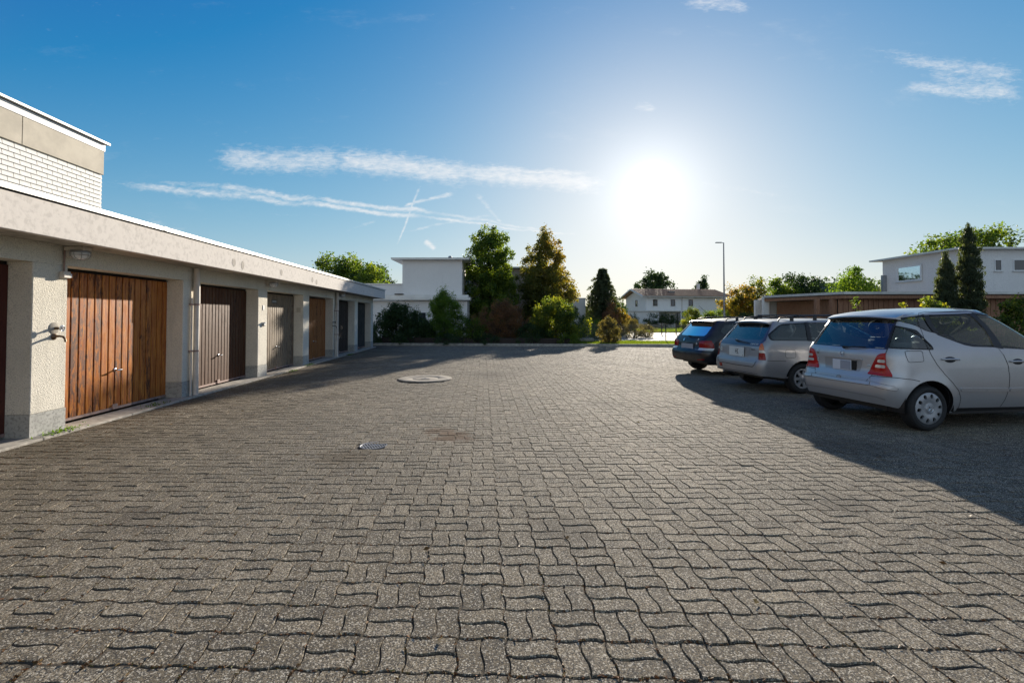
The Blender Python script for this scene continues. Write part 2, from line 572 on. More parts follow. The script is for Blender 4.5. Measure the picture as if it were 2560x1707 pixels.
M['w_orange'] = wood('varnished_larch', (0.30, 0.080, 0.016), (0.56, 0.215, 0.040), (0.075, 0.027, 0.014), 0.36, 0.62)
M['w_red'] = wood('red_brown_boards', (0.070, 0.018, 0.013), (0.095, 0.026, 0.018), (0.035, 0.010, 0.009), 0.5, 0.3)
M['w_brown'] = wood('dark_brown_boards', (0.060, 0.022, 0.009), (0.105, 0.044, 0.018), (0.035, 0.015, 0.008), 0.5, 0.3)
M['w_grey'] = wood('weathered_grey_boards', (0.17, 0.125, 0.085), (0.28, 0.22, 0.15), (0.10, 0.075, 0.055), 0.6, 0.4)
M['w_amber'] = wood('amber_boards', (0.22, 0.075, 0.020), (0.36, 0.14, 0.035), (0.07, 0.030, 0.016), 0.4, 0.35)
M['w_black'] = wood('black_brown_boards', (0.030, 0.021, 0.018), (0.045, 0.033, 0.026), (0.018, 0.013, 0.012), 0.5, 0.3)
M['w_green'] = wood('dark_slate_boards', (0.028, 0.032, 0.032), (0.045, 0.050, 0.048), (0.018, 0.02, 0.02), 0.5, 0.3)
M['lid'] = simple('lid_concrete', (0.24, 0.21, 0.165), 0.9, 0, 0.3, 9.0, (60, 0.5, 0.004))
M['w_carport'] = wood('carport_boards', (0.24, 0.12, 0.070), (0.36, 0.20, 0.125), (0.15, 0.075, 0.045), 0.6, 0.3)
M['bark'] = simple('bark', (0.07, 0.05, 0.035), 0.9, 0, 0.4, 12, (30, 0.9, 0.01))
M['winglass'] = simple('dark_window_glass', (0.03, 0.035, 0.04), 0.04, 0.0, 0.1, 1.0, None, 0.9)
M['asph'] = simple('asphalt', (0.12, 0.115, 0.105), 0.85, 0, 0.15, 3, (90, 0.5, 0.004))
M['road'] = simple('pale_paved_road', (0.40, 0.37, 0.32), 0.8, 0, 0.12, 2.0, (40, 0.4, 0.005))
M['soil'] = simple('bed_soil', (0.035, 0.027, 0.018), 0.95, 0, 0.4, 4, (25, 0.9, 0.03))
M['field'] = simple('ground_grass_soil', (0.06, 0.075, 0.025), 0.95, 0, 0.4, 1.5, (10, 0.8, 0.05))
M['rooft'] = simple('brown_roof_tile', (0.42, 0.25, 0.15), 0.75, 0, 0.25, 5)
M['roofgrey'] = simple('slate_roof', (0.09, 0.09, 0.10), 0.7, 0, 0.15, 3)
M['black'] = simple('black_plastic', (0.014, 0.014, 0.015), 0.42, 0, 0.1)
M['postp'] = simple('fence_post_paint', (0.02, 0.025, 0.022), 0.5, 0, 0.1)
M['wire'] = simple('fence_wire', (0.16, 0.17, 0.16), 0.5, 0.5, 0.1)
M['galv'] = simple('galvanised_pole', (0.26, 0.26, 0.27), 0.5, 0.6, 0.1)

# ------------------------------------------------------------------ ground: court of wavy concrete pavers
GD = Vector((-0.0594, 0.9982, 0))        # direction in which the garage row runs
RD = Vector((0.9994, -0.0350, 0))        # direction of the paver rows
tag(MB().add([(-400, -60, -0.06), (400, -60, -0.06), (400, 900, -0.06), (-400, 900, -0.06)], [(0, 1, 2, 3)]).build('ground', M['field']), kind='structure')


def kerb_y(x):
    return 24.9 - 0.078 * x


court = empty('pavement')
court['kind'] = 'structure'
MB().add([(-6.0, -3, -0.0065), (26, -3, -0.0065), (26, kerb_y(26) + .05, -0.0065), (-7.6, kerb_y(-7.6) + .05, -0.0065), (-6.2, 3, -0.0065)],
         [(0, 1, 2, 3, 4)]).build('joint_bed', M['bed'], court)

CELL = 0.2255
AMP = 0.0100
MAN = (-2.07, 11.6, 0.63)
GRT = (-1.60, 5.62, 0.155)


def wv(t):
    ph = (t / CELL) % 1.0
    # one wave per cell with fairly straight flanks
    return AMP * math.sin(2 * math.pi * ph) * (1.0 + 0.18 * math.cos(4 * math.pi * ph))


def paver_outline(hor, second, seg):
    """outline in cell coordinates, counter-clockwise; hor: long side along the row"""
    h = CELL / 2
    if hor:
        x0, x1 = 0.0, CELL
        y0, y1 = (h, CELL) if second else (0.0, h)
        nx, ny = seg, seg // 2
    else:
        y0, y1 = 0.0, CELL
        x0, x1 = (h, CELL) if second else (0.0, h)
        nx, ny = seg // 2, seg
    pts = []
    for i in range(nx):
        x = x0 + (x1 - x0) * i / nx
        pts.append((x, y0, 0, 1))
    for i in range(ny):
        y = y0 + (y1 - y0) * i / ny
        pts.append((x1, y, 1, 0))
    for i in range(nx):
        x = x1 - (x1 - x0) * i / nx
        pts.append((x, y1, 0, 1))
    for i in range(ny):
        y = y1 - (y1 - y0) * i / ny
        pts.append((x0, y, 1, 0))
    res = []
    for (x, y, vx, vy) in pts:
        res.append((x + wv(y), y - wv(x)))
    return np.array(res)


def paver_shape(hor, second, seg, gap=0.0030, ch=0.0040, deep=0.010):
    P = paver_outline(hor, second, seg)
    n = len(P)
    c = P.mean(axis=0)
    T = np.roll(P, -1, axis=0) - np.roll(P, 1, axis=0)
    N = np.stack([-T[:, 1], T[:, 0]], 1)
    N /= np.linalg.norm(N, axis=1)[:, None]
    # laid tight side by side, a little wider between the rows
    gp = (np.abs(N[:, :1]) * .6 + np.abs(N[:, 1:]) * 1.65) * gap
    outer = P + N * gp
    inner = P + N * (gp + ch * (np.abs(N[:, :1]) * .6 + np.abs(N[:, 1:]) * 1.2))
    V = np.concatenate([np.c_[inner - c, np.zeros(n)], np.c_[outer - c, np.full(n, -deep)]])
    return c, V, n


shapes = {}
for seg in (6, 4):
    for hor in (0, 1):
        for sec in (0, 1):
            shapes[(hor, sec, seg)] = paver_shape(hor, sec, seg)

rng = np.random.default_rng(11)
allp = []
rx, ry, gx, gy = RD.x, RD.y, GD.x, GD.y
ORX, ORY = -5.30, 0.2
for j in range(0, 118):
    for i in range(0, 110):
        hor = (i + j) % 2
        cx = ORX + (i + .5) * CELL * rx + (j + .5) * CELL * gx
        cy = ORY + (i + .5) * CELL * ry + (j + .5) * CELL * gy
        if cy < 1.3 or cy > kerb_y(cx) - 0.12:
            continue
        if cx > 1.10 * cy + 1.2 or cx > 17.5:
            continue
        if cx < -1.10 * cy - 1.0:
            continue
        for sec in (0, 1):
            seg = 6 if cy < 9 else 4
            c, V, n = shapes[(hor, sec, seg)]
            s_, t_ = i * CELL + c[0], j * CELL + c[1]
            px = ORX + s_ * rx + t_ * gx
            py = ORY + s_ * ry + t_ * gy
            if math.hypot(px - MAN[0], py - MAN[1]) < MAN[2] + 0.03 or math.hypot(px - GRT[0], py - GRT[1]) < GRT[2] + .02:
                continue
            allp.append((py, px, hor, sec, seg))
Mx = np.array([[rx, gx], [ry, gy]])


def in_frame(p):
    py, px = p[0], p[1]
    return abs(px) / py < 1.03 and py > 2.02


cands = sorted([k for k, p in enumerate(allp) if in_frame(p)], key=lambda k: math.hypot(allp[k][0], allp[k][1]))
# the ones that show largest: nearest in depth and width
near = set(cands[:300])
meshes = {}
for key in shapes:
    if key[2] != 6:
        continue
    c, V, n = shapes[key]
    W2 = V.copy()
    W2[:, :2] = V[:, :2] @ Mx.T
    me = bpy.data.meshes.new('paver')
    me.from_pydata([tuple(v) for v in W2], [], [tuple(range(n))] + [(i, n + i, n + (i + 1) % n, (i + 1) % n) for i in range(n)])
    me.materials.append(M['paver'])
    me.update()
    meshes[key] = me


def undul(x, y):
    return 0.004 * math.sin(x * 1.3 + 0.7) * math.sin(y * 0.9) + 0.004 * math.sin(x * 3.1 + y * 2.2)


field = {6: [[], [], 0, [], []], 4: [[], [], 0, [], []]}
for k, (py, px, hor, sec, seg) in enumerate(allp):
    dz = rng.normal(0, 0.0012) + undul(px, py) * 0.45
    tx, ty = rng.normal(0, 0.012), rng.normal(0, 0.012)
    if k in near:
        o = bpy.data.objects.new('paver', meshes[(hor, sec, seg)])
        COL.objects.link(o)
        o.parent = court
        o.location = (px, py, dz)
        o.rotation_euler = (tx, ty, rng.normal(0, 0.004))
        continue
    c, V, n = shapes[(hor, sec, seg)]
    W2 = np.empty_like(V)
    W2[:, :2] = V[:, :2] @ Mx.T + (px, py)
    W2[:, 2] = V[:, 2] + dz + V[:, 0] * -ty + V[:, 1] * tx
    F = field[seg]
    b = F[2]
    F[0].append(W2)
    F[1].append(np.arange(n) + b)
    idx = np.arange(n)
    F[3].append(np.stack([idx, n + idx, n + (idx + 1) % n, (idx + 1) % n], 1) + b)
    F[4].append(rng.random())
    F[2] += 2 * n
allv, loops, starts, totals, tones, base = [], [], [], [], [], 0
for seg in (6, 4):
    V_, T_, nv, S_, tn = field[seg]
    if not V_:
        continue
    n = len(T_[0])
    allv += V_
    T = np.array(T_) + base
    S = np.concatenate(S_) + base
    loops.append(T.ravel())
    totals.append(np.full(len(T), n))
    tones.append(np.array(tn))
    loops.append(S.ravel())
    totals.append(np.full(len(S), 4))
    tones.append(np.repeat(np.array(tn), n))
    base += nv
me = bpy.data.meshes.new('paver_field')
VV = np.concatenate(allv).astype(np.float32)
LL = np.concatenate(loops).astype(np.int32)
TT = np.concatenate(totals).astype(np.int32)
me.vertices.add(len(VV))
me.vertices.foreach_set('co', VV.ravel())
me.loops.add(len(LL))
me.loops.foreach_set('vertex_index', LL)
me.polygons.add(len(TT))
me.polygons.foreach_set('loop_start', np.concatenate([[0], np.cumsum(TT)[:-1]]).astype(np.int32))
me.polygons.foreach_set('loop_total', TT)
me.update(calc_edges=True)
me.polygons.foreach_set('use_smooth', np.zeros(len(TT), dtype=bool))
at_ = me.attributes.new('tone', 'FLOAT', 'FACE')
at_.data.foreach_set('value', np.concatenate(tones).astype(np.float32))
pf = link('paver_field', me, M['paver'], court)
pf['kind'] = 'stuff'

# moss and dry litter caught in the joints: tiny tufts
mv, mf = [], []
tn = []
b = 0
for k in range(9000):
    d = rng.random() ** 1.5 * 16 + 2.0
    px = rng.uniform(-1.05, 1.05) * d
    if rng.random() < 0.35:
        px = rng.uniform(-5.3, -4.6) - 0.06 * d
    if px < -5.3 - 0.06 * d or px > 15:
        continue
    # snap to a row or column joint
    s_ = (px - ORX - (d - ORY) * gx) / rx
    t_ = (d - ORY - s_ * ry) / gy
    if rng.random() < 0.6:
        t_ = round(t_ / CELL) * CELL - wv(s_)
    else:
        s_ = round(s_ / CELL) * CELL + wv(t_)
    x, y = ORX + s_ * rx + t_ * gx, ORY + s_ * ry + t_ * gy
    for q in range(2):
        a = rng.random() * 6.28
        l = rng.uniform(0.004, 0.012)
        w_ = rng.uniform(0.001, 0.0028)
        z0 = rng.uniform(-0.004, 0.002)
        dx, dy = math.cos(a), math.sin(a)
        mv += [(x - dx * l - dy * w_, y - dy * l + dx * w_, z0), (x + dx * l - dy * w_, y + dy * l + dx * w_, z0 + .004),
               (x + dx * l + dy * w_, y + dy * l - dx * w_, z0 + .006), (x - dx * l + dy * w_, y - dy * l - dx * w_, z0 + .002)]
        mf += [b, b + 1, b + 2, b + 3]
        b += 4
        tn.append(rng.random())
M['litter'] = leafmat('moss_and_litter', [(0.05, 0.03, 0.015), (0.14, 0.055, 0.02), (0.17, 0.09, 0.04), (0.07, 0.08, 0.02)], 0.05)
mo = npmesh('moss', mv, mf, 4, M['litter'], None, tn)
tag(mo, 'bits of dry moss and leaf litter caught in the paver joints', 'moss', kind='stuff')

# fallen leaves
lv, lf, tn, b = [], [], [], 0
for k in range(170):
    d = rng.uniform(2.2, 23)
    px = rng.uniform(-1.0, 1.0) * d
    if rng.random() < 0.4:
        px, d = rng.uniform(2, 8), kerb_y(5) - abs(rng.normal(0, 0.5)) - .2
    if px < -5.2 - 0.06 * d or px > 14:
        continue
    a = rng.random() * 6.28
    l = rng.uniform(0.012, 0.028)
    dx, dy = math.cos(a) * l, math.sin(a) * l
    lv += [(px - dx, d - dy, .012), (px + dy * .6, d - dx * .6, .02), (px + dx, d + dy, .013), (px - dy * .6, d + dx * .6, .008)]
    lf += [b, b + 1, b + 2, b + 3]
    b += 4
    tn.append(rng.random())
M['dryleaf'] = leafmat('dry_leaves', [(0.08, 0.04, 0.02), (0.13, 0.08, 0.03), (0.18, 0.12, 0.05), (0.07, 0.08, 0.02)], 0.12)
lo_ = npmesh('fallen_leaves', lv, lf, 4, M['dryleaf'], None, tn)
tag(lo_, 'small dry leaves scattered over the paved court', 'leaves', kind='stuff')

# manhole cover: round concrete disc, slightly proud, with a recessed pin
mh = empty('manhole_cover', (MAN[0], MAN[1], 0), 0, 'large round concrete manhole cover set proud in the paving', 'manhole cover')
MB().lathe([(0, .020), (0.11, .020), (0.115, .014), (0.30, .018), (0.305, .014), (0.31, .018), (MAN[2] - .02, .030), (MAN[2], .022), (MAN[2], -.01)], 72).build('lid', M['lid'], mh, True, 40)
MB().lathe([(MAN[2] + .006, -.01), (MAN[2] + .006, .004), (MAN[2] + .028, .004), (MAN[2] + .028, -.01)], 72).build('frame', M['soil'], mh)
MB().lathe([(0, .034), (0.018, .034), (0.022, .021)], 12).box(-.09, .09, -.012, .012, .0195, .024).build('lifting_pin', M['metal'], mh)

# drain grate
gr = empty('drain_grate', (GRT[0], GRT[1], 0.002), 0.5, 'small round metal drain grate set in the paving', 'drain')
r = GRT[2]
MB().lathe([(0, -.03), (r, -.03)], 40).build('drain_hole', M['dark'], gr)
MB().lathe([(r - .016, -.03), (r - .016, .000), (r - .012, .003), (r, .003), (r, -.03)], 48).build('rim', M['galv'], gr, True, 30)
for k in range(9):
    x = (k - 4) * 0.0295
    hl = math.sqrt(max(0.0001, (r - .014) ** 2 - x * x))
    MB().bbox(x - .0075, x + .0075, -hl, hl, -.02, .001, .002).build('bar', M['galv'], gr)
MB().box(-r + .02, r - .02, -.008, .008, -.022, .0005).build('cross_bar', M['galv'], gr)

# kerb at the far end, grass strip, planting bed, road
kx0, kx1 = -8.6, 20.0
kb = MB()
x = kx0
kerbp = empty('kerb')
kerbp['kind'] = 'structure'
while x < kx1:
    x2 = x + 0.99
    y1, y2 = kerb_y(x), kerb_y(x2)
    MB().prism([(x, y1), (x2, y2), (x2, y2 + .12), (x, y1 + .12)], -.03, .13 + random.uniform(-.006, .006)).build('kerb_stone', M['conc'], kerbp)
    x += 1.0


def strip(name, x0, x1, d0, d1, z, mat_, kind='structure'):
    o = MB().prism([(x0, kerb_y(x0) + d0), (x1, kerb_y(x1) + d0), (x1, kerb_y(x1) + d1), (x0, kerb_y(x0) + d1)], -0.05, z).build(name, mat_)
    return tag(o, kind=kind)


strip('planting_bed', -14, 3.4, .122, 14, .09, M['soil'])
strip('verge', 3.402, 24, .122, 3.75, .09, M['field'])
tag(MB().add([(3.45, 28.3, -.02), (60, 24.0, -.02), (60, 47, -.02), (3.45, 47, -.02)], [(0, 1, 2, 3)]).build('road', M['road']), kind='structure')
tag(MB().prism([(13.5, 48), (60, 46), (60, 64), (12, 64)], -.05, .02).build('lawn', M['field']), kind='structure')

# ------------------------------------------------------------------ garage row on the left (local x = outward, local y = along the row)
GOX, GOY = -5.482, 0.0
GRZ = R(3.405)


def gpt(o, a, z=0.0):
    """point of the garage row: o out from the wall face, a along it"""
    return Vector((GOX + o * math.cos(GRZ) - a * math.sin(GRZ), GOY + o * math.sin(GRZ) + a * math.cos(GRZ), z))


gar = empty('garage_row', gpt(0, 0), GRZ, 'long low row of seven lock-up garages with plaster fascia and wooden doors', 'garage')
A0, MOD, OPW, REC = 3.425, 2.957, 2.46, 0.28
WEND = 24.12
HL, HS, HT = 2.16, 2.41, 2.79       # lintel, soffit, top of fascia
ends = []
prev = -1.5
for k in range(7):
    a = A0 + k * MOD
    ends.append((prev, a))
    prev = a + OPW
ends.append((prev, WEND))
wall = MB()
for (a, b_) in ends:
    wall.bbox(-REC - .12, 0, a, b_, .30, HL, .008)
    MB().box(-REC - .12, 0.003, a - .003, b_ + .003, -.04, .30).build('plinth', M['plinth'], gar)
wall.box(-REC - .12, 0, -1.5, WEND, HL, HS)
wall.box(-6.2, -REC - .122, -1.5, -1.3, 0, HS).box(-6.2, -REC - .122, WEND - .2, WEND, 0, HS).box(-6.2, -6.0, -1.3, WEND - .2, 0, HS)
wall.build('wall', M['stucco'], gar)
MB().box(-6.25, .55, -1.6, WEND + .03, HS, HS + .02).box(-6.25, .46, -1.6, WEND - .04, HS + .02, HT - .05).build('roof_slab', M['conc'], gar)
MB().bbox(.46, .56, -1.6, WEND + .05, HS - .015, HT, .006).bbox(-6.25, .46, WEND - .04, WEND + .05, HS - .015, HT, .006).build('fascia', M['fascia'], gar)
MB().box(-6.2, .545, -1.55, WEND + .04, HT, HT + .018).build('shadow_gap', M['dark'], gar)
a = -1.6
while a < WEND:
    b_ = min(a + 3.0, WEND + .08)
    f = MB().box(.30, .585, a + .003, b_ - .003, HT + .018, HT + .075)
    if b_ > WEND:
        f.box(-6.2, .30, WEND - .2, b_ - .003, HT + .018, HT + .075)
    f.build('flashing', M['flash'], gar)
    MB().box(.295, .592, b_ - .03, b_ + .03, HT + .02, HT + .081).build('flashing_joint', M['flash'], gar)
    a += 3.0
MB().box(-6.2, .30, -1.55, WEND - .2, HT + .018, HT + .04).build('roof_felt', M['asph'], gar)
# threshold strip of concrete along the foot
sm_ = MB()
a = -1.5
while a < WEND:
    b_ = min(a + MOD / 2, WEND)
    MB().bbox(-REC + .03, .16, a + .006, b_, -.04, .022 + random.uniform(0, .006), .006).build('threshold', M['conc'], gar)
    a += MOD / 2
DOORM = ['w_red', 'w_orange', 'w_brown', 'w_grey', 'w_amber', 'w_black', 'w_green']
NB = [16, 18, 20, 18, 18, 18, 18]
DL = ['red-brown boarded door at the near edge', 'orange varnished door with dark worn patches', 'dark brown boarded door', 'weathered grey-brown door with a name plate',
      'amber boarded door', 'near-black boarded door', 'slate-black boarded door at the far end']
board_cache = {}
for k in range(7):
    a = A0 + k * MOD
    door = MB().box(-REC - .06, -REC - .022, a - .02, a + OPW + .02, .05, HL + .04).build('garage_door', M['dark'], gar)
    door['label'] = DL[k]
    nb = NB[k]
    bw = (OPW + .02) / nb
    bm_ = bmesh.new()
    bmesh.ops.create_cube(bm_, size=1)
    for v in bm_.verts:
        v.co = Vector((v.co.x * .022, v.co.y * (bw - .019), v.co.z * 2.03))
    bmesh.ops.bevel(bm_, geom=[e for e in bm_.edges if abs((e.verts[0].co - e.verts[1].co).z) > 1], offset=.006, segments=1, affect='EDGES')
    me = bpy.data.meshes.new('board')
    bm_.to_mesh(me)
    bm_.free()
    me.materials.append(M[DOORM[k]])
    for i in range(nb):
        o = bpy.data.objects.new('board', me)
        COL.objects.link(o)
        o.parent = door
        o.location = (-REC - .011 + random.uniform(-.0015, .0015), a - .01 + bw * (i + .5), .085 + 1.015)
    MB().box(-REC - .02, -REC + .004, a, a + OPW, .045, .083).build('bottom_rail', M['rust'], door)
    c = a + OPW / 2
    MB().bbox(-REC, -REC + .022, c - .05, c + .05, .05, .13, .004).build('lock_plate', M['rust'], door)
    h = MB().lathe([(0, .0), (.028, .0), (.028, .008), (.012, .014), (.012, .075), (0, .075)], 14, (0, 0, 0), 'x')
    hv = [(x - REC + .001, y + c, z + .66) for (x, y, z) in h.v]
    hh = MB().add(hv, h.f)
    hh.tube([(-REC + .075, c - .055, .66), (-REC + .08, c, .663), (-REC + .075, c + .055, .66)], [.008, .011, .008], 8)
    hh.build('handle', M['chrome'], door, True, 40)
    if k == 3:
        MB().box(-REC, -REC + .006, c - .31, c - .02, 1.87, 1.96).build('name_plate', M['black'], door)
        MB().box(-REC + .006, -REC + .008, c - .29, c - .04, 1.89, 1.94).build('name_strip', M['metal'], door)
    if k == 1:
        MB().tube([(-REC + .004, a - .005, HL - .03), (-REC + .004, a + OPW + .01, HL - .03)], .008, 6).build('top_seal', M['dark'], door)
# faint old repair patches on the fascia
for (aa, zz) in ((9.5, 2.56), (9.85, 2.54), (11.75, 2.57), (13.9, 2.56), (14.25, 2.52)):
    pts = [(.563, aa + .07 * math.cos(t) * random.uniform(.8, 1.1), zz + .085 * math.sin(t) * random.uniform(.8, 1.1)) for t in np.linspace(0, 6.1, 14)]
    MB().add(pts, [tuple(range(14))]).build('repair_patch', M['conc'] if aa > 99 else None, gar)
M['patch'] = stucco('repair_patch', (0.50, 0.46, 0.41), 0.3, 40.0, 0.004, 0.5)
for o in bpy.data.objects:
    if o.name.startswith('repair_patch'):
        o.data.materials.clear()
        o.data.materials.append(M['patch'])

# down pipes
PL = ['white downpipe on the pier between the orange and the brown garage door', 'white downpipe with a dark tap beside it near the far garage doors']
for k, a in enumerate((9.13, 17.93)):
    e = empty('downpipe', gpt(.075, a), GRZ, PL[k], 'downpipe', 'downpipes of the garage row')
    MB().tube([(0, 0, -.02), (0, 0, 1.78)], .050, 16).build('pipe', M['pipe'], e, True, 50)
    MB().tube([(0, 0, 1.74), (0, 0, 1.80), (0, 0, HS - .01)], [.058, .058, .052], 16).build('upper_pipe', M['pipe'], e, True, 50)
    MB().tube([(-.03, -.10, .02), (-.03, -.10, 1.84)], .018, 8).build('cable_duct', M['pipe'], e, True, 50)
    for z in (.85, 1.72):
        MB().lathe([(.053, -.015), (.058, -.015), (.058, .015), (.053, .015)], 16, (0, 0, z)).box(-.07, .0, -.12, -.04, z - .012, z + .012).build('bracket', M['rust'], e)

# bulkhead lamps under the overhang
LL_ = ['round caged bulkhead lamp above the orange garage door', 'bulkhead lamp under the eaves by the grey-brown garage door', 'small bulkhead lamp under the eaves at the far downpipe']
for k, a in enumerate((6.36, 12.25, 18.25)):
    e = empty('bulkhead_lamp', gpt(.17, a, HS - .115), GRZ, LL_[k], 'wall lamp', 'bulkhead lamps under the garage eaves')
    MB().bbox(-.16, .10, -.07, .07, .055, .113, .01).bbox(-.165, -.10, -.05, .05, -.03, .055, .008).build('lamp_body', M['pipe'], e)
    MB().lathe([(.105, .058), (.11, .05), (.11, .03), (.10, .028)], 24).build('collar', M['metal'], e, True, 40)
    MB().lathe([(.098, .035), (.095, .0), (.075, -.035), (.04, -.055), (0, -.06)], 24).build('glass_bowl', M['frost'] if 'frost' in M else M['white'], e, True)
    cg = MB()
    for t in range(4):
        an = math.pi * t / 4
        cg.tube([(math.cos(an) * rr * sg, math.sin(an) * rr * sg, zz) for (rr, zz, sg) in ((.107, .04, -1), (.105, 0, -1), (.082, -.04, -1), (0, -.067, 1), (.082, -.04, 1), (.105, 0, 1), (.107, .04, 1))], .0035, 5)
    ring = [(.107 * math.cos(t), .107 * math.sin(t), 0) for t in np.linspace(0, 2 * math.pi, 25)]
    cg.tube(ring, .0035, 5, False)
    cg.build('cage', M['metal'], e)

# junction box with its conduit
e = empty('junction_box', gpt(0, 6.30, 2.03), GRZ, 'small cream junction box and conduit on the pier left of the orange door', 'junction box')
MB().bbox(.003, .07, -.06, .045, -.04, .045, .006).build('box', M['pipe'], e)
MB().bbox(.01, .055, .045, .085, -.03, .02, .005).build('plug', M['white'], e)
MB().tube([(.02, .0, .04), (.02, 0, .32), (.04, .01, .34)], .010, 8).build('conduit', M['rust'], e)

# water tap on the near pier
e = empty('water_tap', gpt(0, 6.19, 1.34), GRZ, 'old brass water tap with wheel handle on the pier left of the orange door', 'tap')
MB().lathe([(0, .004), (.075, .004), (.06, .010), (.03, .016), (.0, .018)], 20, (0, 0, 0), 'x').build('wall_plate', M['conc'], e, True, 40)
MB().tube([(.0, 0, 0), (.10, 0, 0)], .011, 10).lathe([(.018, .012), (.018, .05), (.012, .055)], 12, (0, 0, 0), 'x').build('spindle', M['brass'], e, True, 40)
w = MB().tube([(.10, .034 * math.cos(t), .034 * math.sin(t)) for t in np.linspace(0, 2 * math.pi, 21)], .006, 6, False)
for t in range(3):
    an = t * math.pi / 3
    w.tube([(.10, .034 * math.cos(an), .034 * math.sin(an)), (.10, -.034 * math.cos(an), -.034 * math.sin(an))], .0045, 5)
w.build('wheel', M['chrome'], e, True, 50)
MB().lathe([(0, .004), (.045, .004), (.035, .012), (.018, .03)], 16, (0, 0, -.105), 'x').tube([(.0, 0, -.105), (.07, 0, -.10), (.115, 0, -.108), (.14, 0, -.14), (.145, 0, -.175)], [.02, .014, .013, .012, .013], 10).build('spout', M['brass'], e, True, 50)
# second tap by the far pipe
e = empty('water_tap', gpt(0, 17.62, 1.30), GRZ, 'dark water tap beside the far downpipe', 'tap')
MB().tube([(0, 0, 0), (.1, 0, 0)], .012, 8).tube([(0, 0, -.14), (.09, 0, -.13), (.14, 0, -.16), (.15, 0, -.21)], .013, 8).build('spout', M['black'], e)
MB().tube([(.10, .035 * math.cos(t), .035 * math.sin(t)) for t in np.linspace(0, 2 * math.pi, 17)], .008, 6, False).tube([(.1, -.035, 0), (.1, .035, 0)], .006, 5).build('wheel', M['black'], e)
# hooded outdoor switch
e = empty('outdoor_switch', gpt(0, 12.05, 1.30), GRZ, 'small hooded switch on the pier between brown and grey-brown doors', 'switch')
MB().lathe([(0, .003), (.045, .003), (.045, .03), (.03, .05), (0, .052)], 18, (0, 0, 0), 'x').build('housing', M['metal'], e, True, 40)
MB().bbox(.0, .075, -.04, .04, .03, .06, .006).build('hood', M['white'], e)
tag(MB().bbox(.004, .012, -.05, .03, -.06, .06, .002).build('number_plate', M['white']), 'small white number plate on the pier right of the dark brown door', 'sign')
o = bpy.data.objects['number_plate']
o.location = gpt(0, 12.08, 1.72)
o.rotation_euler = (0, 0, GRZ)
o = MB().bbox(-.06, .06, -.008, -.001, -.07, .07, .002).bbox(-.035, .035, -.012, -.008, -.04, .04, .002).build('vent_plate', M['panel'])
o.location = gpt(-.14, A0 + 3 * MOD + OPW - .001, 1.70)
o.rotation_euler = (0, 0, GRZ)
tag(o, 'small square tan plate on the jamb right of the grey-brown door', 'plate')

# ------------------------------------------------------------------ tall neighbour building behind the garages (shingled wall)
bx, by = -13.64, 16.0
nb_ = empty('apartment_building', (bx, by, 0), GRZ, 'white shingled building with cream panels and flat roof behind the garage row', 'building')
MB().box(-8, -.03, -10, 0, 0, 6.19).box(-8, -.05, -10, -.02, 6.19, 7.0).build('wall', M['panel'], nb_)
for i in range(4):
    MB().bbox(-.05, .035, -2.85 * (i + 1) + .008, -2.85 * i - .008 + (.02 if i == 0 else 0), 6.21, 7.0, .006).build('facade_panel', M['panel'], nb_)
MB().box(-8.02, .05, -10, .035, 7.0, 7.215).build('roof_fascia', M['white'], nb_)
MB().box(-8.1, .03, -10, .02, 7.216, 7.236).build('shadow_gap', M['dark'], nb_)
MB().box(-8.2, .15, -10.1, .13, 7.237, 7.30).build('roof_edge', M['flash'], nb_)
TW, TH = .335, .136
MB().box(-.0295, -.026, -10, -.01, .5, 6.19).build('shingle_backing', M['w_brown'], nb_)
sv = MB().add([(.022, .0015, 0), (.022, TW - .013, 0), (-.004, TW - .013, TH + .01), (-.004, .0015, TH + .01), (.012, .0015, 0), (.012, TW - .013, 0)],
              [(0, 1, 2, 3), (0, 4, 5, 1), (0, 3, 4), (1, 5, 2)])
sm0 = bpy.data.meshes.new('shingle')
sm0.from_pydata(sv.v, [], sv.f)
sm0.materials.append(M['shingle'])
cnt = 0
rest = MB()
for r_ in range(45):
    z = 6.2 - TH * (r_ + 1)
    off = (r_ % 2) * TW / 2
    for c_ in range(30):
        y = -TW * (c_ + 1) + off
        y = min(y, -TW)
        if y < -10:
            continue
        if c_ < 14 and r_ < 12:
            o = bpy.data.objects.new('shingle', sm0)
            COL.objects.link(o)
            o.parent = nb_
            o.location = (-.018 + random.uniform(-.001, .001), y, z)
        else:
            rest.add([(p[0] - .018, p[1] + y, p[2] + z) for p in sv.v], sv.f)
ro = rest.build('shingle_field', M['shingle'], nb_)
ro['kind'] = 'stuff'


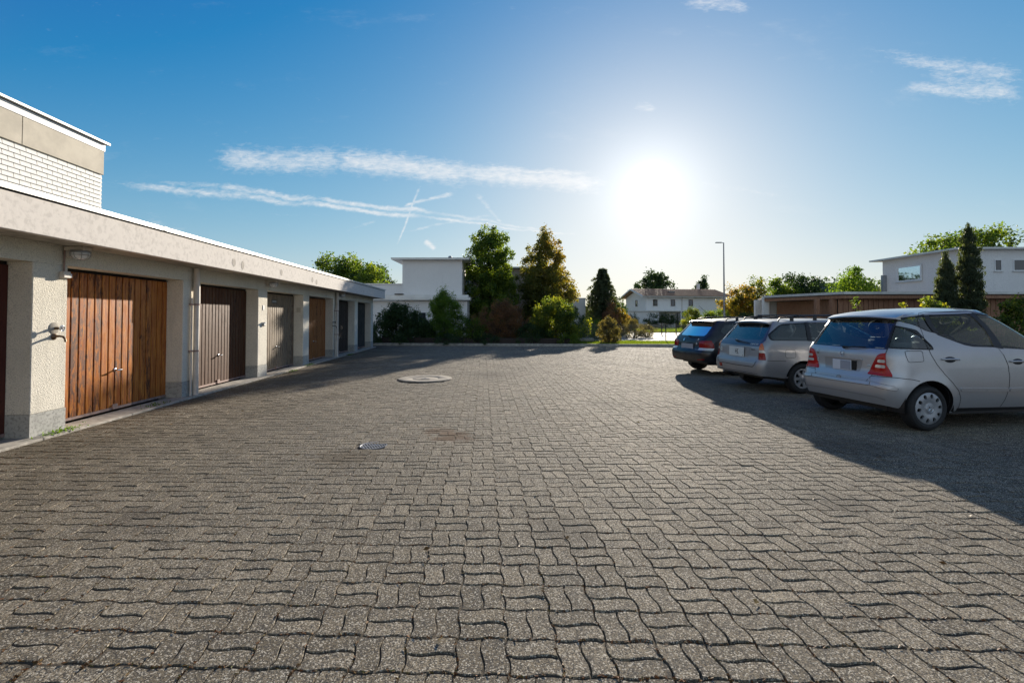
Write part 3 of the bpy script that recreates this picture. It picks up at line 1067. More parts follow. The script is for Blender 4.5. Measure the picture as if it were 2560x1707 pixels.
# ------------------------------------------------------------------ white flat-roofed house at the far end
def window(parent, o0, ux, w, h, z0, depth=.10, frame=M['white'], glass=M['winglass'], mull=0, fr=.05):
    """window in a wall: o0 = lower left corner on the wall face (x,y), ux = unit vector along the wall, outward normal to its right"""
    ux = Vector((ux[0], ux[1], 0)).normalized()
    nn = Vector((ux.y, -ux.x, 0))
    P0 = Vector((o0[0], o0[1], z0))

    def bx_(m, a0, a1, d0, d1, c0, c1):
        vs_ = []
        for (a, d, c) in ((a0, d0, c0), (a1, d0, c0), (a1, d1, c0), (a0, d1, c0), (a0, d0, c1), (a1, d0, c1), (a1, d1, c1), (a0, d1, c1)):
            vs_.append(P0 + ux * a + nn * d + Vector((0, 0, c)))
        m.add(vs_, [(0, 3, 2, 1), (4, 5, 6, 7), (0, 1, 5, 4), (1, 2, 6, 5), (2, 3, 7, 6), (3, 0, 4, 7)])
    f = MB()
    bx_(f, 0, fr, -.02, .035, 0, h)
    bx_(f, w - fr, w, -.02, .035, 0, h)
    bx_(f, fr, w - fr, -.02, .035, 0, fr)
    bx_(f, fr, w - fr, -.02, .035, h - fr, h)
    for q in range(mull):
        a = w * (q + 1) / (mull + 1)
        bx_(f, a - fr / 2, a + fr / 2, -.02, .03, fr, h - fr)
    fo = f.build('window', frame, parent)
    g_ = MB()
    bx_(g_, fr, w - fr, -.01, .008, fr, h - fr)
    g_.build('pane', glass, fo)
    s_ = MB()
    bx_(s_, -.05, w + .05, .0, .09, -.05, -.002)
    s_.build('sill', M['flash'], fo)
    return fo


h1 = empty('white_house', (0, 0, 0), 0, 'white flat-roofed house with upper block and terrace band behind the bushes', 'house')
MB().box(-7.72, -3.52, 34.0, 42.0, 2.6, 5.50).box(-14, -7.722, 35.0, 42, 2.6, 3.86).build('upper_wall', M['house'], h1)
MB().box(-14, -3.10, 33.4, 43.0, -.1, 2.62).build('lower_wall', M['house'], h1)
MB().box(-8.42, -2.98, 33.55, 42.5, 5.502, 5.60).build('roof', M['flash'], h1)
MB().box(-8.44, -2.96, 33.53, 42.52, 5.602, 5.625).build('roof_edge', M['metal'], h1)
MB().box(-14, -2.85, 33.0, 33.95, 2.66, 2.84).box(-14, -3.0, 33.2, 33.95, 2.842, 3.02).build('terrace_band', M['flash'], h1)
MB().box(-14, -7.60, 34.9, 35.0, 3.86, 3.92).build('parapet_cap', M['flash'], h1)
MB().tube([(-4.75, 37, 5.62), (-4.75, 37, 6.0)], .07, 10).lathe([(.12, 0), (.16, .02), (.12, .10), (.17, .12), (.1, .22), (0, .24)], 12, (-4.75, 37, 5.95)).build('vent_pipe', M['metal'], h1)
MB().box(-1.6 - 1.9, -1.2 - 1.9, 38, 38.4, 5.62, 5.85).build('chimney', M['flash'], h1)
MB().box(-8.05, -7.5, 33.1, 33.5, 3.03, 3.10).build('roof_drain', M['dark'], h1)
# brown recessed wing
MB().box(-3.5, 4.3, 41.2, 47, -.1, 5.64).build('rear_wall', M['housew'], h1)
MB().box(-3.5, 4.6, 40.9, 47.2, 5.642, 5.76).build('rear_roof', M['flash'], h1)
MB().box(-3.08, -.5, 38, 41.18, -.1, 2.6).build('brown_wall', M['housew'], h1)
window(h1, (-1.9, 41.2), (1, 0), 1.6, 1.2, 3.6, glass=M['winglass'], frame=M['w_carport'])
window(h1, (1.0, 41.2), (1, 0), 1.4, 2.1, .3, glass=M['winglass'], frame=M['w_carport'])
window(h1, (-7.0, 33.4), (1, 0), 1.1, .9, .95, mull=1)
MB().box(2.9, 6.08, 40.0, 40.85, -.1, 3.03).build('garden_wall', M['house'], h1)
MB().box(2.85, 6.12, 39.95, 40.88, 3.032, 3.08).build('wall_cap', M['flash'], h1)

# ------------------------------------------------------------------ tiled house beyond the road
th = R(9.0)
lx, ly = Vector((math.cos(th), math.sin(th), 0)), Vector((-math.sin(th), math.cos(th), 0))
h2 = empty('tiled_house', (20.8, 75.0, 0), th, 'two-storey pale house with brown tiled gable roof across the road', 'house')
HB = MB().box(0, 13.5, 0, 8, -.2, 4.72)
HB.add([(0, 0, 4.72), (0, 8, 4.72), (0, 4, 5.75), (13.5, 0, 4.72), (13.5, 8, 4.72), (13.5, 4, 5.75)], [(0, 1, 2), (3, 5, 4), (0, 2, 5, 3), (1, 4, 5, 2)])
HB.build('wall', M['housel'], h2)
ro_ = MB()
for sgn in (0, 1):
    y0, z0 = (-.7, 4.66) if sgn == 0 else (8.7, 4.60)
    ro_.add([(-.9, y0, z0), (14.2, y0, z0), (14.2, 4, 5.95), (-.9, 4, 5.95), (-.9, y0, z0 + .14), (14.2, y0, z0 + .14), (14.2, 4, 6.09), (-.9, 4, 6.09)],
            [(0, 3, 2, 1), (4, 5, 6, 7), (0, 1, 5, 4), (1, 2, 6, 5), (2, 3, 7, 6), (3, 0, 4, 7)])
roof = ro_.build('roof', M['rooft'], h2)
tl = MB()
for i in range(44):
    x = -.85 + i * .342
    tl.tube([(x + .1, -.72, 4.82), (x + .1, 3.98, 6.11)], .075, 6)
t_ = tl.build('roof_tile_rows', M['rooft'], roof)
t_['kind'] = 'stuff'
MB().add([(-.92, -.75, 4.62), (14.2, -.75, 4.62), (14.2, -.62, 4.62), (-.92, -.62, 4.62), (-.92, -.78, 4.76), (14.2, -.78, 4.76), (14.2, -.64, 4.76), (-.92, -.64, 4.76)],
         [(0, 3, 2, 1), (4, 5, 6, 7), (0, 1, 5, 4), (1, 2, 6, 5), (2, 3, 7, 6), (3, 0, 4, 7)]).build('gutter', M['flash'], h2)
MB().add([(-.94, -.74, 4.60), (-.94, 4, 5.9), (-.94, 8.74, 4.56), (-.94, 8.74, 4.76), (-.94, 4, 6.12), (-.94, -.74, 4.80), (-.84, -.74, 4.60), (-.84, 4, 5.9), (-.84, 8.74, 4.56), (-.84, 8.74, 4.76), (-.84, 4, 6.12), (-.84, -.74, 4.80)],
         [(0, 1, 4, 5), (1, 2, 3, 4), (6, 11, 10, 7), (7, 10, 9, 8), (0, 5, 11, 6), (2, 8, 9, 3), (5, 4, 10, 11), (4, 3, 9, 10)]).build('barge_board', M['white'], h2)
MB().box(4.4, 5.4, 1.2, 2.2, 5.28, 5.62).build('roof_window', M['winglass'], h2)
MB().box(11.2, 11.6, 4.4, 4.8, 5.9, 7.1).build('chimney', M['flash'], h2)


def lp(a, b):
    return (a, b)


for a in (1.15, 4.1, 7.1):
    window(h2, (a, 0), (1, 0), .72, 1.0, 3.25, frame=M['w_brown'], fr=.07)
window(h2, (0, 4.0), (0, -1), .8, 1.0, 3.25, frame=M['w_brown'], fr=.07)
MB().tube([(6.1, -.06, 4.7), (5.95, -.06, 4.3), (5.95, -.06, 2.6)], .05, 8).build('downpipe', M['pipe'], h2)
MB().box(-3.9, 1.2, -1.9, -.02, -.2, 2.35).build('annex_wall', M['house'], h2)
MB().box(-4.0, 7.0, -2.1, -.01, 2.352, 2.52).build('terrace_roof', M['flash'], h2)
for a in (4.7, 6.1, 6.9):
    MB().box(a, a + .14, -2.0, -1.86, -.2, 2.35).build('porch_post', M['white'], h2)
window(h2, (1.7, 0), (1, 0), 1.6, 1.5, .6, frame=M['w_brown'], mull=1)
MB().box(4.95, 6.0, -.05, .03, -.1, 2.1).build('front_door', M['winglass'], h2)

# small grey gable roof far right
g3 = empty('far_house', (43.5, 70, 0), R(-12), 'dark grey gabled roof seen between the garden trees', 'house')
MB().box(0, 9, 0, 8, -.2, 4.6).build('wall', M['housel'], g3)
MB().add([(-.4, -.5, 4.5), (9.4, -.5, 4.5), (9.4, 8.5, 4.5), (-.4, 8.5, 4.5), (2.2, 4, 6.7), (9.4, 4, 6.7)], [(0, 1, 5, 4), (1, 2, 5), (2, 3, 4, 5), (3, 0, 4), (0, 3, 2, 1)]).build('roof', M['roofgrey'], g3)

# ------------------------------------------------------------------ brown carport and the white house behind it
cp = empty('carport', (0, 0, 0), 0, 'long low timber carport with white roof edge behind the parked cars', 'carport')
# corner points: left end (14.1,27), front corner (15.5,22.6), right end (34,22.2)
PA, PB, PC = Vector((14.1, 27.0, 0)), Vector((15.55, 22.7, 0)), Vector((36, 22.3, 0))
ov = .35
MB().prism([PA[:2], PB[:2], PC[:2], (36, 29), (15, 29.5)], 2.50, 2.60).build('roof', M['asph'], cp)


def beam(p, q, t, z0, z1, name, mat_, side=1):
    d = (q - p).normalized()
    nrm = Vector((d.y, -d.x, 0)) * side
    return MB().prism([p[:2], q[:2], (q + nrm * t)[:2], (p + nrm * t)[:2]], z0, z1).build(name, mat_, cp)


dAB = (PB - PA).normalized()
beam(PA, PB, .05, 2.56, 2.68, 'roof_edge', M['flash'], 1)
beam(PB, PC, .05, 2.56, 2.68, 'roof_edge', M['flash'], 1)
beam(PA, PB, .03, 2.36, 2.555, 'timber_beam', M['w_carport'], -1)
beam(PB, PC, .03, 2.36, 2.555, 'timber_beam', M['w_carport'], -1)
MB().box(14.05, 14.35, 27.0, 27.2, -.1, 2.62).build('end_wall', M['housel'], cp)
MB().box(15.2, 20, 28.6, 28.8, -.1, 2.5).box(14.36, 15.2, 28.5, 28.7, -.1, 2.5).build('back_wall', M['housel'], cp)
# posts seen in the open bay and the boarded store
for (x, y) in ((14.98, 23.75), (15.45, 23.3)):
    MB().box(x - .09, x + .09, y - .09, y + .09, -.1, 2.40).build('post', M['w_carport'], cp)
bw = .24
nbd = 60
dd = (PC - PB).normalized()
meb = MB().bbox(-.11, .11, -.015, .015, 0, 2.42, .006).build('board', M['w_carport'], cp)
meb.location = (15.7, 23.1, -.05)
for i in range(1, nbd):
    o = meb.copy()
    COL.objects.link(o)
    o.location = (15.7 + i * bw, 23.1 - i * bw * .012, -.05)
MB().box(15.6, 30.5, 23.13, 23.2, -.1, 2.36).build('store_wall', M['dark'], cp)
MB().box(15.55, 15.62, 23.2, 28.4, -.1, 2.36).build('side_wall', M['w_carport'], cp)

h3 = empty('corner_house', (0, 0, 0), 0, 'two-storey white house with flat roof behind the carport and cypresses', 'house')
MB().prism([(27.9, 30.0), (27.8, 36.2), (45, 37), (45, 29.8)], -.1, 5.68).build('wall', M['house'], h3)
MB().prism([(27.45, 29.6), (27.3, 36.9), (45.5, 37.5), (45.5, 29.4)], 5.682, 5.79).build('roof', M['flash'], h3)
M['winsky'] = simple('reflecting_window_glass', (0.62, 0.72, 0.80), 0.05, 1.0, 0.05)
M['winsky'].node_tree.nodes
window(h3, (27.835, 34.95), (-.016, -1), 2.2, 1.10, 4.0, mull=0, glass=M['winsky'], fr=.10)
window(h3, (29.95, 29.962), (1, -.012), .45, .72, 4.35)
window(h3, (31.1, 29.948), (1, -.012), 1.6, .72, 4.35)
MB().box(27.5, 27.8, 35.8, 36.0, 3.2, 4.6).build('flue', M['metal'], h3)

# ------------------------------------------------------------------ street lamp, fences
e = empty('street_lamp', (18.0, 41.0, -.05), 0, 'tall slim grey street lamp with flat head beyond the fence', 'street lamp')
MB().tube([(0, 0, 0), (0, 0, 3.0), (0, 0, 7.85)], [.085, .07, .045], 12).build('pole', M['galv'], e, True, 50)
MB().lathe([(.09, 0), (.09, 1.1), (.07, 1.15)], 12).build('pole_base', M['galv'], e, True, 40)
MB().tube([(0.04, 0, 7.84), (-.25, 0, 7.87)], .03, 8).build('arm', M['metal'], e)
MB().bbox(-.68, -.18, -.12, .12, 7.84, 7.91, .02).build('lamp_head', M['metal'], e)


def mesh_fence(p, q, h, posts, label, half=.055, grp=None):
    p, q = Vector(p), Vector(q)
    L = (q - p).length
    d = (q - p).normalized()
    e = empty('mesh_fence', p, math.atan2(d.y, d.x), label, 'fence', grp)
    for a in posts:
        MB().tube([(a, 0, 0), (a, 0, h + .02)], .028, 10).lathe([(0, .03), (.03, .02), (.03, 0)], 10, (a, 0, h + .02)).build('post', M['postp'], e)
    V, F, b = [], [], 0
    w = .0026

    def seg(x0, z0, x1, z1, w=w):
        nonlocal b
        dx, dz = x1 - x0, z1 - z0
        l = math.hypot(dx, dz)
        nx, nz = -dz / l * w, dx / l * w
        for sg in ((0, 1, 2), (2, 3, 0)):
            pass
        V.extend([(x0 - nx, 0, z0 - nz), (x1 - nx, 0, z1 - nz), (x1 + nx, 0, z1 + nz), (x0 + nx, 0, z0 + nz), (x0, -w, z0), (x1, -w, z1), (x1, w, z1), (x0, w, z0)])
        F.extend([(b, b + 1, b + 2, b + 3), (b + 4, b + 5, b + 6, b + 7)])
        b += 8
    n = int(L / (2 * half)) + 1
    rows = int(h / half)
    for i in range(-rows, n * 2):
        x = i * half
        for sgn in (1,):
            x0, z0, x1, z1 = x, .03, x + h - .04, h - .01
            if x1 < 0 or x0 > L:
                pass
            else:
                t0 = max(0, -x0 / (x1 - x0))
                t1 = min(1, (L - x0) / (x1 - x0))
                if t1 > t0:
                    seg(x0 + (x1 - x0) * t0, z0 + (z1 - z0) * t0, x0 + (x1 - x0) * t1, z0 + (z1 - z0) * t1)
                    seg(L - (x0 + (x1 - x0) * t0), z0 + (z1 - z0) * t0, L - (x0 + (x1 - x0) * t1), z0 + (z1 - z0) * t1)
    seg(0, h - .01, L, h - .01, .004)
    seg(0, .03, L, .03, .003)
    me = bpy.data.meshes.new('wire_mesh')
    me.from_pydata(V, [], F)
    o = link('wire_mesh', me, M['wire'], e)
    o['kind'] = 'stuff'
    return e


mesh_fence((3.6, 28.3, .08), (15.0, 28.0, .08), 1.0, [.1, 2.75, 5.35, 8.0, 10.6], 'low chain-link fence with dark posts on the grass strip')
tag(MB().bbox(3.62, 4.62, 27.2, 27.6, .05, .30, .02).build('concrete_block', M['conc']), 'grey concrete block on the grass left of the fence bush', 'concrete block')
e = empty('rope_fence', (10.6, 41.5, 0), R(-4), 'short fence of posts with sagging ropes in front of the lawn', 'fence')
for a in (0, 2.2, 3.4, 4.5, 5.6):
    MB().tube([(a, 0, 0), (a, 0, 1.0)], .05, 8).build('post', M['bark'], e)
for k in range(4):
    for (a, b_) in ((0, 2.2), (2.2, 3.4)):
        pts = [(a + (b_ - a) * t, 0, .95 - k * .13 - .14 * 4 * t * (1 - t)) for t in np.linspace(0, 1, 9)]
        MB().tube(pts, .018, 5).build('rope', M['conc'], e)
MB().tube([(3.4, 0, .72), (5.7, 0, .70)], .04, 6).build('rail', M['bark'], e)
# low board fence inside the planting bed
e = empty('board_fence', (-7.0, kerb_y(-7.0) + .75, .08), math.atan2(-.078, 1), 'low dark board edging behind the kerb under the bushes', 'fence')
for k in range(5):
    MB().bbox(k * 2.02, k * 2.02 + 2.0, -.02, .02, 0, .30, .005).build('board', M['w_black'], e)
    MB().bbox(k * 2.02 - .04, k * 2.02 + .04, .02, .08, 0, .38, .005).build('post', M['w_black'], e)

# ------------------------------------------------------------------ plants
G = np.random.default_rng(5)


def leaves(name, pts, size, mat_, parent, tone, droop=0.0, asp=0.55, jitter=.35, upv=None, kind=None):
    """one bent leaf (2 triangles as a quad) per point"""
    n = len(pts)
    a = G.normal(size=(n, 3))
    if upv is not None:
        a = a * .5 + np.asarray(upv)
    a[:, 2] -= droop
    a /= np.linalg.norm(a, axis=1)[:, None]
    b = G.normal(size=(n, 3))
    b -= a * (a * b).sum(1)[:, None]
    b /= np.linalg.norm(b, axis=1)[:, None]
    c = np.cross(a, b)
    s = (size * (1 + jitter * G.uniform(-1, 1, n)))[:, None]
    v = np.empty((n, 4, 3))
    v[:, 0] = pts - a * s * .5
    v[:, 1] = pts + b * s * .5 * asp - c * s * .08
    v[:, 2] = pts + a * s * .5
    v[:, 3] = pts - b * s * .5 * asp - c * s * .08
    F = np.arange(n * 4)
    o = npmesh(name, v.reshape(-1, 3), F, 4, mat_, parent, tone)
    if kind:
        o['kind'] = kind
    return o


def envelope(n, rx, ry, h, prof, fill=.5):
    """points in a body of revolution; prof(t) radius factor at height t in 0..1; fill <1 pulls towards the surface"""
    t = G.random(n * 3)
    pr = np.array([prof(q) for q in t])
    keep = G.random(n * 3) < np.clip(pr, .05, 1)
    t, pr = t[keep][:n], pr[keep][:n]
    th_ = G.random(len(t)) * 2 * np.pi
    rr = G.random(len(t)) ** fill
    return np.stack([np.cos(th_) * rr * pr * rx, np.sin(th_) * rr * pr * ry, t * h], 1)


def clumped(n, rx, ry, h, prof, nclump, cr, fill=.45, rough=.12):
    C_ = envelope(nclump, rx * (1 - .3 * cr / max(rx, .1)), ry * (1 - .3 * cr / max(ry, .1)), h, prof, fill)
    C_ *= 1 + G.normal(0, rough, (len(C_), 1)) * np.array([[1, 1, .25]])
    idx = G.integers(0, len(C_), n)
    rad = cr * G.uniform(.6, 1.35, len(C_))
    d = G.normal(size=(n, 3))
    d /= np.linalg.norm(d, axis=1)[:, None]
    p = C_[idx] + d * (rad[idx] * (G.random(n) ** .5) * np.where(G.random(n) < .12, 1.45, 1.0))[:, None]
    return p, idx, G.random(len(C_)), C_


def broadleaf(label, cat, loc, h, rx, prof, n, size, mat_, z0=.2, nclump=140, cr=.35, group=None, ry=None, name='tree', trunk=True, fill=.45, rough=.12, droop=0.0,
              asp=.6, tone_fn=None, stems=1, upv=None, limbs=16, partname='crown'):
    e = empty(name, loc, G.random() * 0, label, cat, group)
    ry = ry or rx
    p, idx, ct, C_ = clumped(n, rx, ry, h - z0, prof, nclump, cr, fill, rough)
    p[:, 2] += z0
    p[:, 2] = np.maximum(p[:, 2], .03)
    tone = np.clip(ct[idx] * .55 + G.random(n) * .45, 0, 1)
    if tone_fn is not None:
        tone = np.clip(tone_fn(p, tone), 0, 1)
    leaves(partname, p, size, mat_, e, tone, droop, asp, upv=upv)
    if trunk:
        tm = MB()
        top = z0 + (h - z0) * .8
        pts = [(0, 0, -.1)] + [(G.normal(0, .05), G.normal(0, .05), top * q) for q in (.25, .5, .75, 1)]
        r0 = .035 * h ** .9 * .55 + .02
        tm.tube(pts, [r0 * 1.2, r0, r0 * .75, r0 * .5, r0 * .2], 8)
        tm.build('trunk', M['bark'], e, True)
        C2 = C_[G.permutation(len(C_))[:limbs]]
        lb = MB()
        for c in C2:
            c = c.copy()
            c[2] += z0
            zb = max(.15 * h, min(top, c[2] - .35 * math.hypot(c[0], c[1]) - .3))
            mid = (c[0] * .45, c[1] * .45, (zb + c[2]) * .5 + .05)
            lb.tube([(0, 0, zb), mid, tuple(c)], [r0 * .4, r0 * .25, r0 * .08], 5)
        lb.build('limbs', M['bark'], e, True)
    elif stems:
        C2 = C_[G.permutation(len(C_))[:limbs]]
        lb = MB()
        for c in C2:
            c = c.copy()
            c[2] += z0
            b0 = (c[0] * .18, c[1] * .18, -.02)
            mid = (c[0] * .5, c[1] * .5, c[2] * .5)
            lb.tube([b0, mid, tuple(c)], [.02, .014, .005], 5)
        lb.build('stems', M['bark'], e, True)
    return e


ML = {}
ML['green'] = leafmat('leaf_green', [(0.022, 0.050, 0.012), (0.050, 0.090, 0.018), (0.090, 0.135, 0.024), (0.17, 0.20, 0.028)], .5)
ML['dark'] = leafmat('leaf_dark', [(0.014, 0.034, 0.014), (0.028, 0.056, 0.020), (0.050, 0.085, 0.026)], .3)
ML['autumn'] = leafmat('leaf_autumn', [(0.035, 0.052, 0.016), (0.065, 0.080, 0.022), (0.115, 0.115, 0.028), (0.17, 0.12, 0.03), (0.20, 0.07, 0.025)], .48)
ML['bright'] = leafmat('leaf_bright', [(0.035, 0.075, 0.014), (0.07, 0.13, 0.020), (0.13, 0.19, 0.028)], .5)
ML['red'] = leafmat('leaf_russet', [(0.055, 0.038, 0.028), (0.10, 0.065, 0.042), (0.17, 0.085, 0.050), (0.26, 0.15, 0.06)], .38)
ML['yellow'] = leafmat('leaf_yellow_green', [(0.025, 0.050, 0.015), (0.05, 0.08, 0.02), (0.10, 0.13, 0.025), (0.30, 0.28, 0.03)], .5)
ML['needle'] = leafmat('needles', [(0.028, 0.044, 0.026), (0.052, 0.072, 0.038), (0.09, 0.105, 0.055)], .35)
ML['olive'] = leafmat('leaf_olive', [(0.030, 0.032, 0.018), (0.07, 0.065, 0.030), (0.14, 0.12, 0.06), (0.22, 0.19, 0.11)], .4)
ML['orange'] = leafmat('leaf_orange', [(0.045, 0.065, 0.02), (0.10, 0.10, 0.025), (0.19, 0.13, 0.03), (0.32, 0.16, 0.035)], .5)
ML['grass'] = leafmat('grass_blades', [(0.05, 0.085, 0.018), (0.09, 0.14, 0.022), (0.15, 0.20, 0.035)], .5)


def P_oval(t):
    return math.sqrt(max(0.0, 1 - (2 * t - 1) ** 2)) ** .8


def P_tree1(t):     # dense, nearly as wide above as below
    return float(np.interp(t, [0, .06, .25, .5, .62, .78, .92, 1.0], [.55, .85, .95, .90, .92, .92, .68, .30]))


def P_tree2(t):
    return float(np.interp(t, [0, .08, .3, .5, .7, .88, 1.0], [.50, .80, 1.0, .92, .68, .34, .07]))


def P_bush(t):
    return float(np.interp(t, [0, .15, .5, .8, 1], [.75, .95, 1.0, .72, .3]))


def P_up(t):
    return float(np.interp(t, [0, .2, .5, .8, 1], [.62, .95, 1.0, .68, .18]))


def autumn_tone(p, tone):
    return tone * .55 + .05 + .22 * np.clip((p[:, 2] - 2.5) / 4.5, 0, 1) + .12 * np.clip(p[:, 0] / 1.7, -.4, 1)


# the two big trees at the far end
broadleaf('tall dense green tree in front of the white flat-roofed house', 'tree', (-1.62, 36.0, 0), 7.85, 1.95, P_tree1, 36000, .155, ML['green'], z0=.9, nclump=420, cr=.36, fill=.45, rough=.15)
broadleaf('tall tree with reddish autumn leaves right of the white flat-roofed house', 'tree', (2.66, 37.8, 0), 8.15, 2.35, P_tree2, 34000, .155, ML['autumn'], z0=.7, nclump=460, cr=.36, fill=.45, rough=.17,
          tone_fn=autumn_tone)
# trees behind the garages
broadleaf('broad green tree rising behind the far end of the garages', 'tree', (-17.6, 50, 0), 7.4, 3.2, P_oval, 15000, .26, ML['green'], z0=1.2, nclump=130, cr=.8, group='trees behind the garage row')
broadleaf('lower green tree between garage roof and white house', 'tree', (-14.2, 48, 0), 6.8, 2.2, P_oval, 9000, .24, ML['green'], z0=1.0, nclump=80, cr=.7, group='trees behind the garage row')
broadleaf('dark tree just left of the white flat-roofed house', 'tree', (-16.6, 56, 0), 7.2, 3.2, P_oval, 9000, .26, ML['dark'], z0=1.0, nclump=90, cr=.8, group='trees behind the garage row')

# bushes of the planting bed
GB = 'bushes of the planting bed at the far end'
broadleaf('dark evergreen bush beside the far end of the garages', 'bush', (-6.45, 27.3, .05), 2.15, 1.35, P_bush, 22000, .08, ML['dark'], z0=.05, nclump=190, cr=.27, group=GB, name='bush', trunk=False, ry=1.0)
broadleaf('low dark bush under the terrace of the white house', 'bush', (-5.0, 26.9, .05), 1.25, .95, P_bush, 13000, .075, ML['dark'], z0=.05, nclump=130, cr=.22, group=GB, name='bush', trunk=False)
e_ = broadleaf('upright bright green shrub with spiky tips', 'shrub', (-3.75, 26.9, .05), 3.0, 1.05, P_up, 17000, .095, ML['bright'], z0=.05, nclump=170, cr=.24, group=GB, name='shrub', trunk=False,
               upv=(0, 0, .6), asp=.32)
# upright shoots of that shrub
pp = []
for k in range(46):
    a = G.random() * 6.28
    rr = G.random() ** .6 * .85
    x0, y0 = math.cos(a) * rr * .75, math.sin(a) * rr * .75
    hh = G.uniform(2.1, 3.55) * (1 - .28 * rr)
    n = 60
    t = G.random(n)
    pp.append(np.stack([x0 * (1 + .35 * t) + G.normal(0, .045, n), y0 * (1 + .35 * t) + G.normal(0, .045, n), 1.2 + (hh - 1.2) * t], 1))
pp = np.concatenate(pp)
leaves('shoots', pp, .11, ML['bright'], e_, np.clip(.35 + .5 * G.random(len(pp)), 0, 1), 0, .3, upv=(0, 0, .9))
broadleaf('low green plant between shrub and russet bush', 'bush', (-2.2, 26.3, .05), 1.25, .8, P_bush, 4500, .08, ML['green'], z0=.02, nclump=50, cr=.22, group=GB, name='bush', trunk=False)
broadleaf('wide russet-brown bush between the two big trees', 'bush', (-.45, 27.0, .05), 2.25, 1.55, P_bush, 22000, .07, ML['red'], z0=.05, nclump=170, cr=.24, group=GB, name='bush', trunk=False, ry=1.1, fill=.5)
broadleaf('yellow-green bush with lit leaves at the right end of the bed', 'bush', (2.35, 26.7, .05), 2.35, 1.45, P_bush, 16000, .10, ML['yellow'], z0=.05, nclump=150, cr=.28, group=GB, name='bush', trunk=False, ry=1.1, rough=.18)
broadleaf('dark juniper-like bush in front of the low white garden wall', 'bush', (3.35, 28.0, .05), 2.2, .95, P_bush, 8000, .07, ML['dark'], z0=.1, nclump=90, cr=.22, group=GB, name='bush', trunk=False)
broadleaf('low dark bush in the shade of the green tree', 'bush', (-3.0, 27.8, .05), 1.5, 1.3, P_bush, 6000, .07, ML['dark'], z0=.02, nclump=70, cr=.24, group=GB, name='bush', trunk=False)
broadleaf('low dark hedge plant against the kerb', 'bush', (1.0, 26.1, .05), 1.0, .9, P_bush, 5000, .065, ML['dark'], z0=.02, nclump=60, cr=.2, group=GB, name='bush', trunk=False)
broadleaf('ivy-dark ground shrub at the garage corner', 'bush', (-7.6, 26.2, .05), .9, .8, P_bush, 3500, .065, ML['dark'], z0=.02, nclump=40, cr=.2, group=GB, name='bush', trunk=False)
for k, (x, y, hh, rr, lab) in enumerate(((-5.9, 25.95, .55, .7, 'knee-high dark ground cover plant left of the bright green shrub'), (-3.4, 25.75, .5, .9, 'knee-high dark plant below the bright green shrub'),
                                         (-1.2, 25.6, .5, .9, 'knee-high dark plant below the russet bush'), (2.9, 25.4, .55, .7, 'knee-high leafy plant below the yellow-green bush'))):
    broadleaf(lab, 'plant', (x, y, .05), hh, rr, P_bush, 3200, .055, ML['dark'] if k < 3 else ML['green'], z0=.0, nclump=45, cr=.16, group='ground cover plants behind the kerb', name='plant', trunk=False, limbs=6)

# fence bush, hedges, garden plants beyond
broadleaf('olive-brown bush growing through the chain-link fence', 'bush', (5.15, 25.7, .08), 1.38, .62, P_up, 8000, .06, ML['olive'], z0=.03, nclump=90, cr=.17, name='bush', trunk=False, upv=(0, 0, .3))
broadleaf('green-grey round hedge in front of the spruce', 'bush', (5.6, 33.0, 0), 1.35, 1.5, P_bush, 9000, .07, ML['green'], z0=.0, nclump=90, cr=.26, name='bush', trunk=False)
broadleaf('pale feathery grass shrub beyond the fence', 'shrub', (8.7, 34.5, 0), 1.25, .85, P_bush, 6000, .08, ML['olive'], z0=.0, nclump=70, cr=.2, name='shrub', trunk=False, upv=(0, 0, .6), asp=.3)
broadleaf('pale low shrub at the road edge beyond the fence', 'shrub', (10.0, 36.0, 0), .95, .8, P_bush, 4000, .08, ML['olive'], z0=.0, nclump=50, cr=.2, name='shrub', trunk=False, upv=(0, 0, .4), asp=.3)
broadleaf('small orange-leaved bush at the foot of the spruce', 'bush', (8.6, 38.5, 0), 2.0, .9, P_bush, 5000, .10, ML['orange'], z0=.2, nclump=60, cr=.25, name='bush', trunk=False)
broadleaf('dark bush in front of the porch of the tiled house', 'bush', (21.6, 70, 0), 2.0, 2.6, P_bush, 6000, .14, ML['dark'], z0=.0, nclump=70, cr=.4, name='bush', trunk=False, ry=1.0, group='bushes at the tiled house')
broadleaf('thin climbing bush on the white annex wall', 'bush', (17.3, 69, 0), 2.3, .7, P_bush, 900, .14, ML['dark'], z0=.0, nclump=26, cr=.3, name='bush', trunk=False, group='bushes at the tiled house')
broadleaf('round variegated hedge bush left of the street lamp', 'bush', (15.6, 42, 0), 2.25, 1.1, P_bush, 8000, .09, ML['yellow'], z0=.0, nclump=80, cr=.28, name='bush', trunk=False, group='hedge bushes near the street lamp')
broadleaf('clipped hedge bush at the foot of the street lamp', 'bush', (18.4, 43.5, 0), 2.3, 1.6, P_bush, 9000, .09, ML['green'], z0=.0, nclump=90, cr=.3, name='bush', trunk=False, group='hedge bushes near the street lamp')
broadleaf('clipped dark hedge bush right of the street lamp', 'bush', (21.0, 42.5, 0), 1.9, 2.0, P_bush, 9000, .09, ML['dark'], z0=.0, nclump=90, cr=.3, name='bush', trunk=False, group='hedge bushes near the street lamp')
broadleaf('small maple with yellowing leaves beside the street lamp', 'tree', (21.8, 46, 0), 4.6, 2.2, P_oval, 9000, .17, ML['orange'], z0=.6, nclump=110, cr=.45, fill=.6, rough=.2)
broadleaf('orange-tinged garden tree left of the carport', 'tree', (23.6, 46.5, 0), 5.0, 1.7, P_oval, 6000, .17, ML['yellow'], z0=.6, nclump=80, cr=.42, fill=.6, rough=.2)
